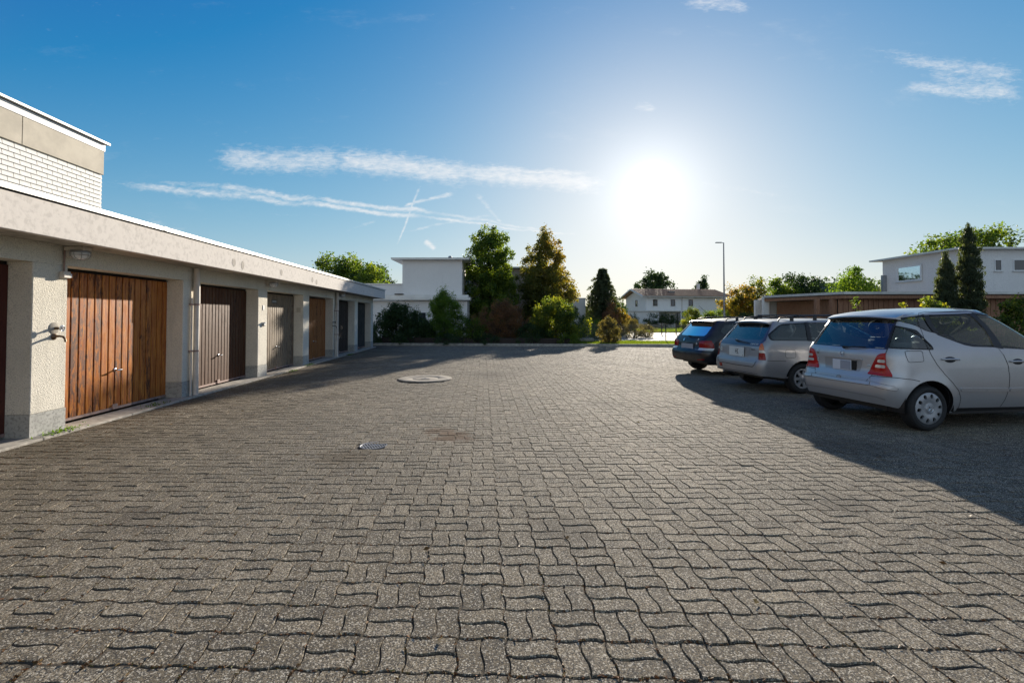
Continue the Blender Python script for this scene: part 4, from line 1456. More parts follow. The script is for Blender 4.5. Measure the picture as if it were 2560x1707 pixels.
broadleaf('large round tree behind the ridge of the tiled house', 'tree', (28.0, 96, 0), 10.2, 3.6, P_oval, 9000, .42, ML['dark'], z0=2.0, nclump=130, cr=.85, group='trees behind the tiled house')
broadleaf('smaller round tree behind the right end of the tiled roof', 'tree', (38.5, 97, 0), 9.0, 1.9, P_oval, 3500, .40, ML['dark'], z0=2.0, nclump=60, cr=.7, group='trees behind the tiled house')
broadleaf('broad dark tree behind the open carport bay', 'tree', (24.3, 40, 0), 4.9, 2.2, P_oval, 9000, .19, ML['dark'], z0=1.0, nclump=90, cr=.55, fill=.5, rough=.2, group='trees behind the carport')
broadleaf('second dark tree behind the carport roof', 'tree', (21.9, 39, 0), 4.4, 1.3, P_oval, 4500, .18, ML['green'], z0=1.0, nclump=50, cr=.5, rough=.2, group='trees behind the carport')
broadleaf('yellow-green garden tree left of the corner house', 'tree', (31.0, 44, 0), 5.9, 2.7, P_up, 9000, .20, ML['bright'], z0=.6, nclump=90, cr=.6, rough=.22, group='trees behind the carport', upv=(0, 0, .5))
broadleaf('loose green garden tree beside the wall of the corner house', 'tree', (34.0, 46.5, 0), 5.3, 2.3, P_up, 7000, .20, ML['yellow'], z0=.6, nclump=80, cr=.6, rough=.22, group='trees behind the carport')
broadleaf('large open-crowned tree behind the corner house', 'tree', (42.0, 43, 0), 9.2, 5.0, P_oval, 11000, .25, ML['green'], z0=3.5, nclump=95, cr=.8, fill=.5, rough=.12, ry=3, group='trees behind the corner house')
broadleaf('open-crowned tree above the roof behind the tall cypress', 'tree', (36.0, 41, 0), 8.0, 2.4, P_oval, 4500, .24, ML['green'], z0=3.5, nclump=50, cr=.7, rough=.15, group='trees behind the corner house')
GC = 'leafy bushes showing over the silver hatchback'
broadleaf('lit yellow-green bush behind the roof of the silver hatchback', 'bush', (15.2, 17.5, 0), 2.25, .9, P_bush, 4500, .10, ML['yellow'], z0=.2, nclump=50, cr=.24, name='bush', trunk=False, group=GC, rough=.25)
broadleaf('leafy bush at the right picture edge behind the silver hatchback', 'bush', (18.3, 17.5, 0), 2.2, .95, P_bush, 4500, .10, ML['yellow'], z0=.2, nclump=50, cr=.24, name='bush', trunk=False, group=GC, rough=.25)
broadleaf('thin shoot of leaves over the rear of the hatchback roof', 'bush', (12.4, 17.5, 0), 2.15, .25, P_up, 500, .09, ML['yellow'], z0=.3, nclump=14, cr=.14, name='bush', trunk=False, group=GC)
broadleaf('thin leafy shoot in front of the shorter cypress', 'bush', (13.9, 17.2, 0), 2.1, .25, P_up, 500, .09, ML['yellow'], z0=.3, nclump=14, cr=.14, name='bush', trunk=False, group=GC)


def cypress(label, loc, h, r_, n):
    e = empty('cypress', loc, 0, label, 'cypress', 'slim dark cypresses in front of the carport')
    prof = lambda t: float(np.interp(t, [0, .1, .35, .6, .85, 1.0], [.80, .97, 1.0, .92, .58, .04]))
    p, idx, ct, C_ = clumped(n, r_, r_, h, prof, 800, .11, .6, .05)
    p[:, 2] *= 1.0
    tone = ct[idx] * .6 + G.random(len(p)) * .4
    leaves('foliage', p, .12, ML['needle'], e, tone, 0, .22, upv=(0, 0, 1.3))
    MB().tube([(0, 0, -.1), (0, 0, h * .5), (0, 0, h * .92)], [.1, .06, .01], 8).build('trunk', M['bark'], e)


cypress('shorter dark cypress left of the tall one', (18.25, 20.3, 0), 4.2, .46, 24000)
cypress('taller pointed cypress in front of the carport', (18.95, 20.0, 0), 5.35, .50, 30000)


def spruce(label, loc, h, r_, tiers, n_each, size, grp=None):
    e = empty('spruce', loc, 0, label, 'conifer', grp)
    MB().tube([(0, 0, -.1), (0, 0, h * .5), (0, 0, h)], [.10 + h * .012, .07, .012], 8).build('trunk', M['bark'], e)
    P_, T_ = [], []
    br = MB()
    for k in range(tiers):
        t = (k + .5) / tiers
        z = .35 + (h - .45) * t
        L = r_ * (1 - t) ** .62 + .12
        nb2 = int(7 + 5 * (1 - t))
        for q in range(nb2):
            a = 2 * math.pi * (q + G.random() * .7) / nb2 + k
            ll = L * G.uniform(.72, 1.12)
            s = G.random(n_each)
            up = .10 * np.sin(s * 2.2)
            w = .11 * ll * (1 - s * .6)
            x = np.cos(a) * ll * s + G.normal(0, 1, n_each) * w
            y = np.sin(a) * ll * s + G.normal(0, 1, n_each) * w
            zz = z - .30 * ll * s ** 1.2 + up + G.normal(0, .06, n_each) - np.abs(G.normal(0, .09, n_each))
            P_.append(np.stack([x, y, zz], 1))
            T_.append(np.clip(G.random(n_each) * .6 + s * .3, 0, 1))
            br.tube([(0, 0, z), (math.cos(a) * ll * .95, math.sin(a) * ll * .95, z - .28 * ll)], [.02, .006], 4)
    br.build('limbs', M['bark'], e)
    P_ = np.concatenate(P_)
    leaves('needles', P_, size, ML['needle'], e, np.concatenate(T_), .3, .3)


spruce('dark spruce between the white garden wall and the tiled house', (7.5, 40, 0), 5.6, 2.35, 18, 130, .22)
spruce('small distant conifer left of the spruce', (7.0, 56, 0), 5.4, 1.5, 12, 40, .2)
broadleaf('dark green thicket behind the spruce', 'bush', (9.2, 44, 0), 3.2, 1.5, P_bush, 5000, .13, ML['dark'], z0=0, nclump=60, cr=.4, name='bush', trunk=False)
broadleaf('reddish shrub at the right foot of the spruce', 'bush', (7.7, 37.8, 0), 2.6, 1.0, P_bush, 6000, .10, ML['red'], z0=0, nclump=70, cr=.25, name='bush', trunk=False)

# distant tree belt that closes the view on the horizon
p, tn = [], []
for k in range(120):
    x = G.uniform(-130, 190)
    y = 170 + G.uniform(-8, 25)
    hh = G.uniform(4, 8.5)
    n = 190
    q = G.normal(size=(n, 3))
    q /= np.linalg.norm(q, axis=1)[:, None]
    p.append(q * np.array([5, 3, hh * .5]) * (G.random((n, 1)) ** .3) + (x, y, hh * .5))
    tn.append(np.full(n, G.random()) * .6 + G.random(n) * .4)
p = np.concatenate(p)
o = leaves('treeline', p, 1.3, ML['dark'], None, np.concatenate(tn))
tag(o, 'distant belt of trees closing the view at the horizon', 'treeline', kind='stuff')

# grass on the verge and lawn, weeds at the garage foot


def grass(name, poly, n, hgt, z, label):
    (x0, x1, y0, y1) = poly
    x = G.uniform(x0, x1, n)
    y = G.uniform(0, 1, n)
    if name == 'verge_grass':
        y = 24.9 - .078 * x + .13 + y * (3.5 if True else 0)
    else:
        y = y0 + y * (y1 - y0)
    hh = hgt * G.uniform(.4, 1.2, n)
    a = G.random(n) * 6.28
    w = .006 + hgt * .07
    dx, dy = np.cos(a) * w, np.sin(a) * w
    lx_, ly_ = G.normal(0, .35, n) * hh, G.normal(0, .35, n) * hh
    v = np.empty((n, 3, 3))
    v[:, 0] = np.stack([x - dx, y - dy, np.full(n, z)], 1)
    v[:, 1] = np.stack([x + dx, y + dy, np.full(n, z)], 1)
    v[:, 2] = np.stack([x + lx_, y + ly_, z + hh], 1)
    o = npmesh(name, v.reshape(-1, 3), np.arange(n * 3), 3, ML['grass'], None, G.random(n))
    tag(o, label, 'grass', kind='stuff')


grass('verge_grass', (3.42, 16, 0, 0), 42000, .085, .088, 'bright sunlit grass strip between kerb and chain-link fence')
grass('lawn_grass', (13.5, 36, 48, 62), 26000, .22, .015, 'green lawn and low plants in front of the tiled house')
WP = [('small weeds at the corner of the pier by the water tap', 6.22, .10, 150), ('small weeds on the threshold of the orange garage door', 8.05, .06, 80),
      ('tuft of weeds on the threshold near the amber garage door', 14.9, .16, 110), ('low weeds in front of the near-black garage doors', 18.9, .28, 140), ('weeds growing before the dark brown garage door', 13.2, .30, 90)]
for (lab, a, o_, n) in WP:
    q = np.stack([G.normal(0, .035, n), G.normal(0, .16, n), np.abs(G.normal(0, .022, n)) + .02], 1)
    e = empty('weed', gpt(o_, a, .0), GRZ, lab, 'weed', 'weeds along the garage foot')
    leaves('leaves', q, .032, ML['bright'], e, G.random(n) * .6, 0, .5)

# ------------------------------------------------------------------ cars


def sst(t):
    t = np.clip(t, 0, 1)
    return t * t * (3 - 2 * t)


def pinterp(tab, soft=.035):
    zs, vs_ = np.array([q[0] for q in tab], float), np.array([q[1] for q in tab], float)

    def f(z):
        z = np.asarray(z, float)
        acc = 0
        for d, w in ((-1, .2), (-.5, .2), (0, .2), (.5, .2), (1, .2)):
            acc = acc + w * np.interp(z + d * soft, zs, vs_)
        return acc
    return f


class Car:
    """body shell as a wall wrapped round the plan outline (s along the outline from the tail centre over the right side to the nose, z up) with a roof cap.
    local axes: x forward from the tail, y left, z up"""

    def __init__(c, P):
        c.P = P
        c.L, c.Wh, c.r = P['L'], P['W'] / 2, P.get('r', .30)
        c.xr, c.xf, c.hw = pinterp(P['xr'], P.get('soft', .03)), pinterp(P['xf'], .05), pinterp(P['hw'], .05)
        c.zc = pinterp(P['zc'], .12)
        c.zb = pinterp(P['zb'], .05)
        c.k = P['k']
        c.bR, c.bF = P.get('bR', 1.3), P.get('bF', 3.0)
        c.s1 = c.Wh - c.r
        c.s2 = c.s1 + c.r * math.pi / 2
        c.s3 = c.s2 + c.L - 2 * c.r
        c.s4 = c.s3 + c.r * math.pi / 2
        c.S = c.s4 + c.s1
        # rim height along s
        c.ss = np.linspace(0, c.S, 400)
        z = np.full(400, 1.3)
        for _ in range(25):
            x, y, _z = c.pos(c.ss, z)
            z = z * .3 + .7 * (c.zc(x) - c.k * np.abs(y) ** 2.2)
        c.rimz = z

    def ref(c, s):
        s = np.asarray(s, float)
        x = np.zeros_like(s)
        y = np.zeros_like(s)
        a = (s <= c.s1)
        x = np.where(a, 0, x)
        y = np.where(a, -s, y)
        b = (s > c.s1) & (s <= c.s2)
        t = (s - c.s1) / c.r
        x = np.where(b, c.r - c.r * np.cos(t), x)
        y = np.where(b, -(c.s1 + c.r * np.sin(t)), y)
        d = (s > c.s2) & (s <= c.s3)
        x = np.where(d, c.r + s - c.s2, x)
        y = np.where(d, -c.Wh, y)
        e = (s > c.s3) & (s <= c.s4)
        t = (s - c.s3) / c.r
        x = np.where(e, c.L - c.r + c.r * np.sin(t), x)
        y = np.where(e, -(c.s1 + c.r * np.cos(t)), y)
        f = s > c.s4
        x = np.where(f, c.L, x)
        y = np.where(f, -(c.S - s), y)
        return x, y

    def pos(c, s, z):
        X, Y = c.ref(s)
        z = np.asarray(z, float)
        v = np.abs(Y) / c.Wh
        x = X + c.xr(z) * (1 - sst(X / c.bR)) - (c.L - c.xf(z)) * sst((X - (c.L - c.bF)) / c.bF)
        x = x + c.P.get('bow', .06) * v ** 2 * (1 - sst(X / .5)) - c.P.get('bowf', .22) * v ** 2 * sst((X - c.L + .9) / .9)
        y = Y * c.hw(z) / c.Wh
        y = y * (1 - c.P.get('taper', .03) * (1 - sst(x / 1.0)) - .05 * sst((x - c.L + 1.3) / 1.3))
        fl = c.P.get('flare', 0.0)
        if fl:
            for xw in (c.P['xw'], c.P['xw'] + c.P['wb']):
                d = np.hypot(x - xw, (z - c.P['wr']) * 1.0)
                g_ = np.exp(-((d - c.P['arch']) / .07) ** 2) * (v > .97)
                y = y - fl * g_
        return x, y, z

    def p3(c, s, z, off=0.0, mirror=False):
        x, y, zz = c.pos(s, z)
        if off:
            e = 1e-3
            xa, ya, za = c.pos(np.asarray(s) + e, z)
            xb, yb, zb_ = c.pos(s, np.asarray(z) + e)
            ds = np.stack([xa - x, ya - y, za * 0], -1)
            dz = np.stack([xb - x, yb - y, np.full_like(x, e)], -1)
            n = np.cross(dz, ds)
            n /= np.linalg.norm(n, axis=-1)[..., None] + 1e-12
            # outward = away from the car's middle
            sg = np.sign(n[..., 0] * (x - c.L / 2) / c.L + n[..., 1] * y)
            sg = np.where(sg == 0, 1, sg)
            x, y, zz = x + n[..., 0] * sg * off, y + n[..., 1] * sg * off, zz + n[..., 2] * sg * off
        if mirror:
            y = -y
        return np.stack([x, y, zz], -1)

    def side(c, pts):
        """(x,z) seen from the side -> (s,z)"""
        pts = np.array(pts, float)
        lo = np.full(len(pts), c.s1 + .2 * c.r)
        hi = np.full(len(pts), c.s4 - .2 * c.r)
        for _ in range(40):
            m = (lo + hi) / 2
            x = c.pos(m, pts[:, 1])[0]
            lo = np.where(x < pts[:, 0], m, lo)
            hi = np.where(x < pts[:, 0], hi, m)
        return np.stack([(lo + hi) / 2, pts[:, 1]], 1)

    def tail(c, pts):
        """(|y|,z) on the tail -> (s,z)"""
        pts = np.array(pts, float)
        lo = np.zeros(len(pts))
        hi = np.full(len(pts), c.s2)
        for _ in range(40):
            m = (lo + hi) / 2
            y = -c.pos(m, pts[:, 1])[1]
            lo = np.where(y < pts[:, 0], m, lo)
            hi = np.where(y < pts[:, 0], hi, m)
        return np.stack([(lo + hi) / 2, pts[:, 1]], 1)

    def nose(c, pts):
        pts = np.array(pts, float)
        lo = np.full(len(pts), c.s3)
        hi = np.full(len(pts), c.S)
        for _ in range(40):
            m = (lo + hi) / 2
            y = -c.pos(m, pts[:, 1])[1]
            lo = np.where(y > pts[:, 0], m, lo)
            hi = np.where(y > pts[:, 0], hi, m)
        return np.stack([(lo + hi) / 2, pts[:, 1]], 1)


def dens(poly, step=.05, closed=True):
    out = []
    n = len(poly)
    for i in range(n if closed else n - 1):
        a, b = np.array(poly[i], float), np.array(poly[(i + 1) % n], float)
        k = max(1, int(math.ceil(np.linalg.norm(b - a) / step)))
        for j in range(k):
            out.append(a + (b - a) * j / k)
    if not closed:
        out.append(np.array(poly[-1], float))
    return np.array(out)


def rnd(poly, r=.04, k=4):
    """round the corners of a polygon"""
    out = []
    n = len(poly)
    rr = r if isinstance(r, (list, tuple)) else [r] * n
    for i in range(n):
        p0, p1, p2 = (np.array(poly[(i - 1) % n], float), np.array(poly[i], float), np.array(poly[(i + 1) % n], float))
        a, b = p0 - p1, p2 - p1
        la, lb = np.linalg.norm(a), np.linalg.norm(b)
        q = min(rr[i], la * .45, lb * .45)
        A, B = p1 + a / la * q, p1 + b / lb * q
        for j in range(k + 1):
            t = j / k
            out.append((1 - t) ** 2 * A + 2 * t * (1 - t) * p1 + t * t * B)
    return out


def inpoly(P, poly):
    P = np.asarray(P)
    poly = np.asarray(poly)
    x, y = P[:, 0], P[:, 1]
    res = np.zeros(len(P), bool)
    n = len(poly)
    j = n - 1
    for i in range(n):
        xi, yi, xj, yj = poly[i, 0], poly[i, 1], poly[j, 0], poly[j, 1]
        if yi != yj:
            cc = ((yi > y) != (yj > y)) & (x < (xj - xi) * (y - yi) / (yj - yi) + xi)
            res ^= cc
        j = i
    return res


def cdt(outer, holes, grid):
    """triangles covering outer minus holes; grid: inner points"""
    pts, edges = [], []
    for lp_ in [outer] + list(holes):
        b = len(pts)
        n = len(lp_)
        pts += [Vector((float(q[0]), float(q[1]))) for q in lp_]
        edges += [(b + i, b + (i + 1) % n) for i in range(n)]
    if len(grid):
        keep = inpoly(grid, outer)
        for h_ in holes:
            keep &= ~inpoly(grid, h_)
        gg = grid[keep]
        bd = np.array([[p.x, p.y] for p in pts])
        if len(gg):
            d = np.min(np.hypot(gg[:, None, 0] - bd[None, :, 0], gg[:, None, 1] - bd[None, :, 1]), axis=1)
            gg = gg[d > .014]
            pts += [Vector((float(q[0]), float(q[1]))) for q in gg]
    r = delaunay_2d_cdt(pts, edges, [], 0, 1e-5)
    V = np.array([[v.x, v.y] for v in r[0]])
    F = np.array([f for f in r[2] if len(f) == 3])
    cen = V[F].mean(axis=1)
    k = inpoly(cen, outer)
    for h_ in holes:
        k &= ~inpoly(cen, h_)
    F = F[k]
    a = V[F]
    ar = (a[:, 1, 0] - a[:, 0, 0]) * (a[:, 2, 1] - a[:, 0, 1]) - (a[:, 2, 0] - a[:, 0, 0]) * (a[:, 1, 1] - a[:, 0, 1])
    F = F[np.abs(ar) > 1e-9]
    return V, F


def gridpts(x0, x1, y0, y1, st):
    xs, ys = np.arange(x0 + st / 2, x1, st), np.arange(y0 + st / 2, y1, st)
    X, Y = np.meshgrid(xs, ys)
    X[1::2] += st / 2
    return np.stack([X.ravel(), Y.ravel()], 1)


def meshobj(name, V, F, m, parent, sharp=None, weld=False):
    me = bpy.data.meshes.new(name)
    me.from_pydata([tuple(map(float, v)) for v in V], [], [tuple(int(i) for i in f) for f in F])
    bm = bmesh.new()
    bm.from_mesh(me)
    if weld:
        bmesh.ops.remove_doubles(bm, verts=bm.verts, dist=.0015)
    bmesh.ops.recalc_face_normals(bm, faces=bm.faces)
    bm.to_mesh(me)
    bm.free()
    smooth(me)
    if sharp:
        me.set_sharp_from_angle(angle=R(sharp))
    return link(name, me, m, parent)


def patch(c, name, poly, m, parent, holes=(), off=.002, step=.045, skirt=.0, both=True, mirror=False, bulge=0.0, sharp=35, centre=False):
    """a piece that follows the shell; poly in (s,z). both: also on the left side (joined in one mesh), mirror: left only"""
    poly = dens(poly, step)
    holes = [dens(h_, step) for h_ in holes]
    lo, hi = poly.min(0), poly.max(0)
    V, F = cdt(poly, holes, gridpts(lo[0], hi[0], lo[1], hi[1], step))
    offs = np.full(len(V), off)
    if bulge:
        pb = poly[poly[:, 0] > .01]
        d = np.min(np.hypot(V[:, None, 0] - pb[None, :, 0], V[:, None, 1] - pb[None, :, 1]), axis=1)
        offs = off + bulge * sst(d / (2.5 * step)) ** .5
    out = []
    for mr in ((False, True) if both else ((True,) if mirror else (False,))):
        A = c.p3(V[:, 0], V[:, 1], 0.0, mr)
        B = c.p3(V[:, 0], V[:, 1], 1.0, mr)
        P3 = A + (B - A) * offs[:, None]
        vs_, fs = [tuple(q) for q in P3], [tuple(f) for f in F]
        if skirt:
            cen_edge = lambda a, b: both and V[a, 0] < .002 and V[b, 0] < .002
            cnt_ = {}
            for f in F:
                for a, b in ((f[0], f[1]), (f[1], f[2]), (f[2], f[0])):
                    cnt_[(min(a, b), max(a, b))] = cnt_.get((min(a, b), max(a, b)), 0) + 1
            low = {}
            Q = A + (B - A) * (offs - skirt)[:, None]
            for (a, b), q in cnt_.items():
                if q == 1 and not cen_edge(a, b):
                    for i in (a, b):
                        if i not in low:
                            low[i] = len(vs_)
                            vs_.append(tuple(Q[i]))
                    fs.append((a, b, low[b], low[a]))
        out.append((vs_, fs))
    if both and not centre:
        V2, F2 = [], []
        for vs_, fs in out:
            b = len(V2)
            V2 += vs_
            F2 += [tuple(i + b for i in f) for f in fs]
        return meshobj(name, V2, F2, m, parent, sharp, weld=True)
    return meshobj(name, out[0][0], out[0][1], m, parent, sharp)


def pair(c, name, poly, m, parent, **kw):
    """the same piece on the right and on the left, each an object of its own"""
    kw.pop('both', None)
    a = patch(c, name, poly, m, parent, both=False, **kw)
    b = patch(c, name, poly, m, parent, both=False, mirror=True, **kw)
    return a, b


def line(c, name, pts, m, parent, w=.0035, off=.0012, both=True, mirror=False, closed=False):
    if both and np.min(np.asarray(pts)[:, 0]) > .01:
        line(c, name, pts, m, parent, w, off, False, True, closed)
        return line(c, name, pts, m, parent, w, off, False, False, closed)
    return line1(c, name, pts, m, parent, w, off, both, mirror, closed)


def line1(c, name, pts, m, parent, w=.0035, off=.0012, both=True, mirror=False, closed=False):
    """thin shut line drawn along a path on the shell, pts in (s,z)"""
    pts = dens(pts, .03, closed)
    if closed:
        pts = np.vstack([pts, pts[:1]])
    t = np.gradient(pts, axis=0)
    t /= np.linalg.norm(t, axis=1)[:, None] + 1e-9
    n = np.stack([-t[:, 1], t[:, 0]], 1)
    Vs, Fs = [], []
    for mr in ((False, True) if both else ((True,) if mirror else (False,))):
        b = len(Vs)
        L_ = c.p3(pts[:, 0] + n[:, 0] * w, pts[:, 1] + n[:, 1] * w, off, mr)
        Rr = c.p3(pts[:, 0] - n[:, 0] * w, pts[:, 1] - n[:, 1] * w, off, mr)
        k = len(pts)
        Vs += [tuple(q) for q in L_] + [tuple(q) for q in Rr]
        Fs += [(b + i, b + i + 1, b + k + i + 1, b + k + i) for i in range(k - 1)]
    return meshobj(name, Vs, Fs, m, parent)


def body(c, parent, m, wins):
    """shell with window openings and wheel arches cut out; wins in (s,z)"""
    st = .055
    s = np.arange(0, c.S + 1e-6, .03)
    s[-1] = c.S
    rim = np.interp(s, c.ss, c.rimz)
    xs = c.pos(s, np.full(len(s), .4))[0]
    bot = c.zb(xs)
    outer = np.concatenate([np.stack([s, bot], 1), np.stack([s, rim], 1)[::-1]])
    outer = dens(outer, .05)
    holes = [dens(w_, .03) for w_ in wins]
    for xw in (c.P['xw'], c.P['xw'] + c.P['wb']):
        th_ = np.linspace(-.35, math.pi + .35, 34)
        arc = [(xw + c.P['arch'] * math.cos(t), c.P['wr'] + c.P['arch'] * math.sin(t)) for t in th_]
        arc += [(xw - c.P['arch'] * .9, -.05), (xw + c.P['arch'] * .9, -.05)]
        holes.append(c.side([(a, max(b, -.02)) for a, b in arc]))
    grid = gridpts(0, c.S, .1, 1.7, st)
    # add extra rows near strongly curved heights
    V, F = cdt(outer, holes, grid)
    A = c.p3(V[:, 0], V[:, 1])
    B = c.p3(V[:, 0], V[:, 1], 0.0, True)
    # roof cap
    rr = c.p3(s, rim)
    loop = np.concatenate([rr, (rr * np.array([1, -1, 1]))[1:-1][::-1]])
    gp = gridpts(loop[:, 0].min(), loop[:, 0].max(), loop[:, 1].min(), loop[:, 1].max(), .08)
    RV, RF = cdt(loop[:, :2], [], gp)
    RZ = c.zc(RV[:, 0]) - c.k * np.abs(RV[:, 1]) ** 2.2
    # boundary of the cap exactly on the rim
    d = np.hypot(RV[:, None, 0] - loop[None, :, 0], RV[:, None, 1] - loop[None, :, 1])
    j = d.argmin(1)
    RZ = np.where(d.min(1) < .002, loop[j, 2], RZ)
    R3 = np.c_[RV, RZ]
    Vall = np.concatenate([A, B, R3])
    Fall = np.concatenate([F, F + len(A), RF + 2 * len(A)])
    o = meshobj('body', Vall, Fall, m, parent, 38, weld=True)
    # dark inner lining below the windows
    k = V[:, 1] < c.P['belt'] + .02
    F2 = F[k[F].all(axis=1)]
    A2 = c.p3(V[:, 0], V[:, 1], -.05)
    B2 = c.p3(V[:, 0], V[:, 1], -.05, True)
    meshobj('lining', np.concatenate([A2, B2]), np.concatenate([F2, F2 + len(A2)]), M['trim'], parent)
    # headliner
    R4 = R3.copy()
    R4[:, 2] -= .03
    R4[:, :2] = (R4[:, :2] - (R4[:, :2].mean(0))) * .97 + R4[:, :2].mean(0)
    meshobj('headliner', R4, RF, M['trim'], parent)
    return o


M['trim'] = simple('dark_cabin_trim', (0.035, 0.036, 0.040), 0.8, 0, 0.1)
M['seat'] = simple('seat_fabric', (0.05, 0.052, 0.058), 0.9, 0, 0.2, 40)
M['tyre'] = simple('tyre_rubber', (0.016, 0.016, 0.017), 0.75, 0, 0.2, 30, (120, 0.3, .002))
M['silver'] = paint('silver_paint', (0.47, 0.465, 0.475), 0.55, 0.34, 0.8)
M['silver2'] = paint('worn_silver_paint', (0.34, 0.335, 0.34), 0.5, 0.42, 0.5)
M['blackp'] = paint('blue_black_paint', (0.006, 0.007, 0.011), 0.0, 0.3, 0.35, 0.2)
M['wheels'] = paint('wheel_silver', (0.36, 0.37, 0.39), 0.5, 0.4, 0.3)
M['carglass'] = glassmat('car_glass', (0.86, 0.93, 0.90), .45)
M['carglassd'] = glassmat('tinted_rear_glass', (0.45, 0.54, 0.60), 1.1)
M['redlens'] = simple('red_lens', (0.40, 0.006, 0.006), 0.2, 0, 0.15, 60, None, 0.4, 0.15)
M['redlensd'] = simple('dark_red_lens', (0.26, 0.010, 0.010), 0.2, 0, 0.15, 60, None, 0.4, 0.2)
M['orangelens'] = simple('orange_lens', (0.55, 0.13, 0.02), 0.15, 0, 0.15, 60, None, 0.8, 0.6)
M['clearlens'] = simple('clear_lens', (0.62, 0.60, 0.56), 0.12, 0.2, 0.1, 60, None, 0.8, 0.6)
M['plate'] = simple('licence_plate_white', (0.62, 0.64, 0.70), 0.5, 0, 0.03)
M['plateg'] = simple('licence_plate_grey', (0.30, 0.32, 0.38), 0.5, 0, 0.03)
M['badge'] = simple('badge_metal', (0.55, 0.56, 0.58), 0.2, 0.9, 0.03)
M['ink'] = simple('printed_ink', (0.03, 0.03, 0.035), 0.5, 0, 0.05)
M['sticker'] = simple('white_sticker', (0.62, 0.66, 0.66), 0.5, 0, 0.03)


def wheel(parent, x, yo, r, w, rim_r, style, side_, turn=0.0):
    """side_: -1 right, +1 left; yo outer face of the tyre"""
    e = empty('wheel', (x, yo * side_, r), 0)
    e.parent = parent
    ty = MB()
    prof = [(rim_r, 0.012), (rim_r + .012, .004), (r - .055, -.004), (r - .022, .006), (r - .004, .028), (r, .045), (r, w - .045), (r - .006, w - .022), (rim_r + .02, w), (rim_r, w - .02)]
    ty.lathe([(a, -b) for a, b in prof], 48, axis='y')
    # tread grooves
    v = [(p[0], p[1] * side_, p[2]) for p in ty.v]
    t = MB().add(v, ty.f)
    to = t.build('tyre', M['tyre'], e, True, 30)
    rm = MB()
    n = 56
    if style == 'cover':          # full wheel cover with ten oval openings
        outer = [(rim_r * math.cos(a), rim_r * math.sin(a)) for a in np.linspace(0, 2 * math.pi, 72, endpoint=False)]
        holes = []
        for k in range(10):
            a0 = 2 * math.pi * k / 10 + turn
            hc = rim_r * .775
            holes.append(np.array([((hc + .0300 * math.cos(t_) * rim_r / .2) * math.cos(a0 + .150 * math.sin(t_)), (hc + .0300 * math.cos(t_) * rim_r / .2) * math.sin(a0 + .150 * math.sin(t_))) for t_ in np.linspace(0, 2 * math.pi, 14, endpoint=False)]))
        prof2 = pinterp([(0, .012), (.05, .012), (.065, .0), (.11, .010), (.150, .012), (.180, .006), (.195, .006), (.205, -.012)], .004)
    elif style == 'spoke5':
        outer = [(rim_r * math.cos(a), rim_r * math.sin(a)) for a in np.linspace(0, 2 * math.pi, 72, endpoint=False)]
        holes = []
        for k in range(7):
            a0 = 2 * math.pi * k / 7 + turn
            holes.append(np.array([(.34 * rim_r * math.cos(a0), .34 * rim_r * math.sin(a0))] + [(.84 * rim_r * math.cos(a0 + d), .84 * rim_r * math.sin(a0 + d)) for d in np.linspace(-.27, .27, 7)]))
        prof2 = pinterp([(0, .012), (.04, .012), (.06, .0), (.17, .0), (.19, .01), (.2, .0)], .006)
    else:
        outer = [(rim_r * math.cos(a), rim_r * math.sin(a)) for a in np.linspace(0, 2 * math.pi, 60, endpoint=False)]
        holes = [np.array([(.78 * rim_r * math.cos(a0) + .02 * math.cos(t_), .78 * rim_r * math.sin(a0) + .02 * math.sin(t_)) for t_ in np.linspace(0, 2 * math.pi, 10, endpoint=False)]) for a0 in np.arange(0, 6.28, 2 * math.pi / 12)]
        prof2 = pinterp([(0, .02), (.05, .02), (.07, .0), (.15, .01), (.19, .0)], .006)
    V, F = cdt(np.array(outer), holes, gridpts(-rim_r, rim_r, -rim_r, rim_r, .016))
    rr = np.hypot(V[:, 0], V[:, 1]) * (.2 / rim_r)
    off = prof2(rr)
    front = np.stack([V[:, 0], (off - .006) * 1.0, V[:, 1]], 1)
    vs_, fs = [tuple(q) for q in front], [tuple(f) for f in F]
    cnt_ = {}
    for f in F:
        for a, b in ((f[0], f[1]), (f[1], f[2]), (f[2], f[0])):
            cnt_[(min(a, b), max(a, b))] = cnt_.get((min(a, b), max(a, b)), 0) + 1
    low = {}
    for (a, b), q in cnt_.items():
        if q == 1:
            for i in (a, b):
                if i not in low:
                    low[i] = len(vs_)
                    vs_.append((front[i][0], front[i][1] - .022, front[i][2]))
            fs.append((a, b, low[b], low[a]))
    meshobj('rim', [(a, b * side_, c_) for a, b, c_ in vs_], fs, M['wheels'], e, 35)
    MB().lathe([(0, -.06), (rim_r * 1.02, -.06), (rim_r * 1.03, -.02)] if side_ > 0 else [(0, .06), (rim_r * 1.02, .06), (rim_r * 1.03, .02)], 40, axis='y').build('brake_hub', M['black'], e)
    if style == 'cover':       # three-pointed emblem in a ring on the hub
        sb = MB()
        sb.lathe([(.050 * .92, .002), (.052, .007), (.054, .002)], 40, axis='y')
        for k in range(3):
            a = math.pi / 2 + k * 2 * math.pi / 3 + .35
            ax, az = math.cos(a), math.sin(a)
            sb.add([(ax * .047, .008, az * .047), (-az * .007, .008, ax * .007), (0, .016, 0), (az * .007, .008, -ax * .007)], [(0, 1, 2), (0, 2, 3)])
        MB().add([(p[0], p[1] * side_, p[2]) for p in sb.v], sb.f).build('emblem', M['badge'], e)
    return e


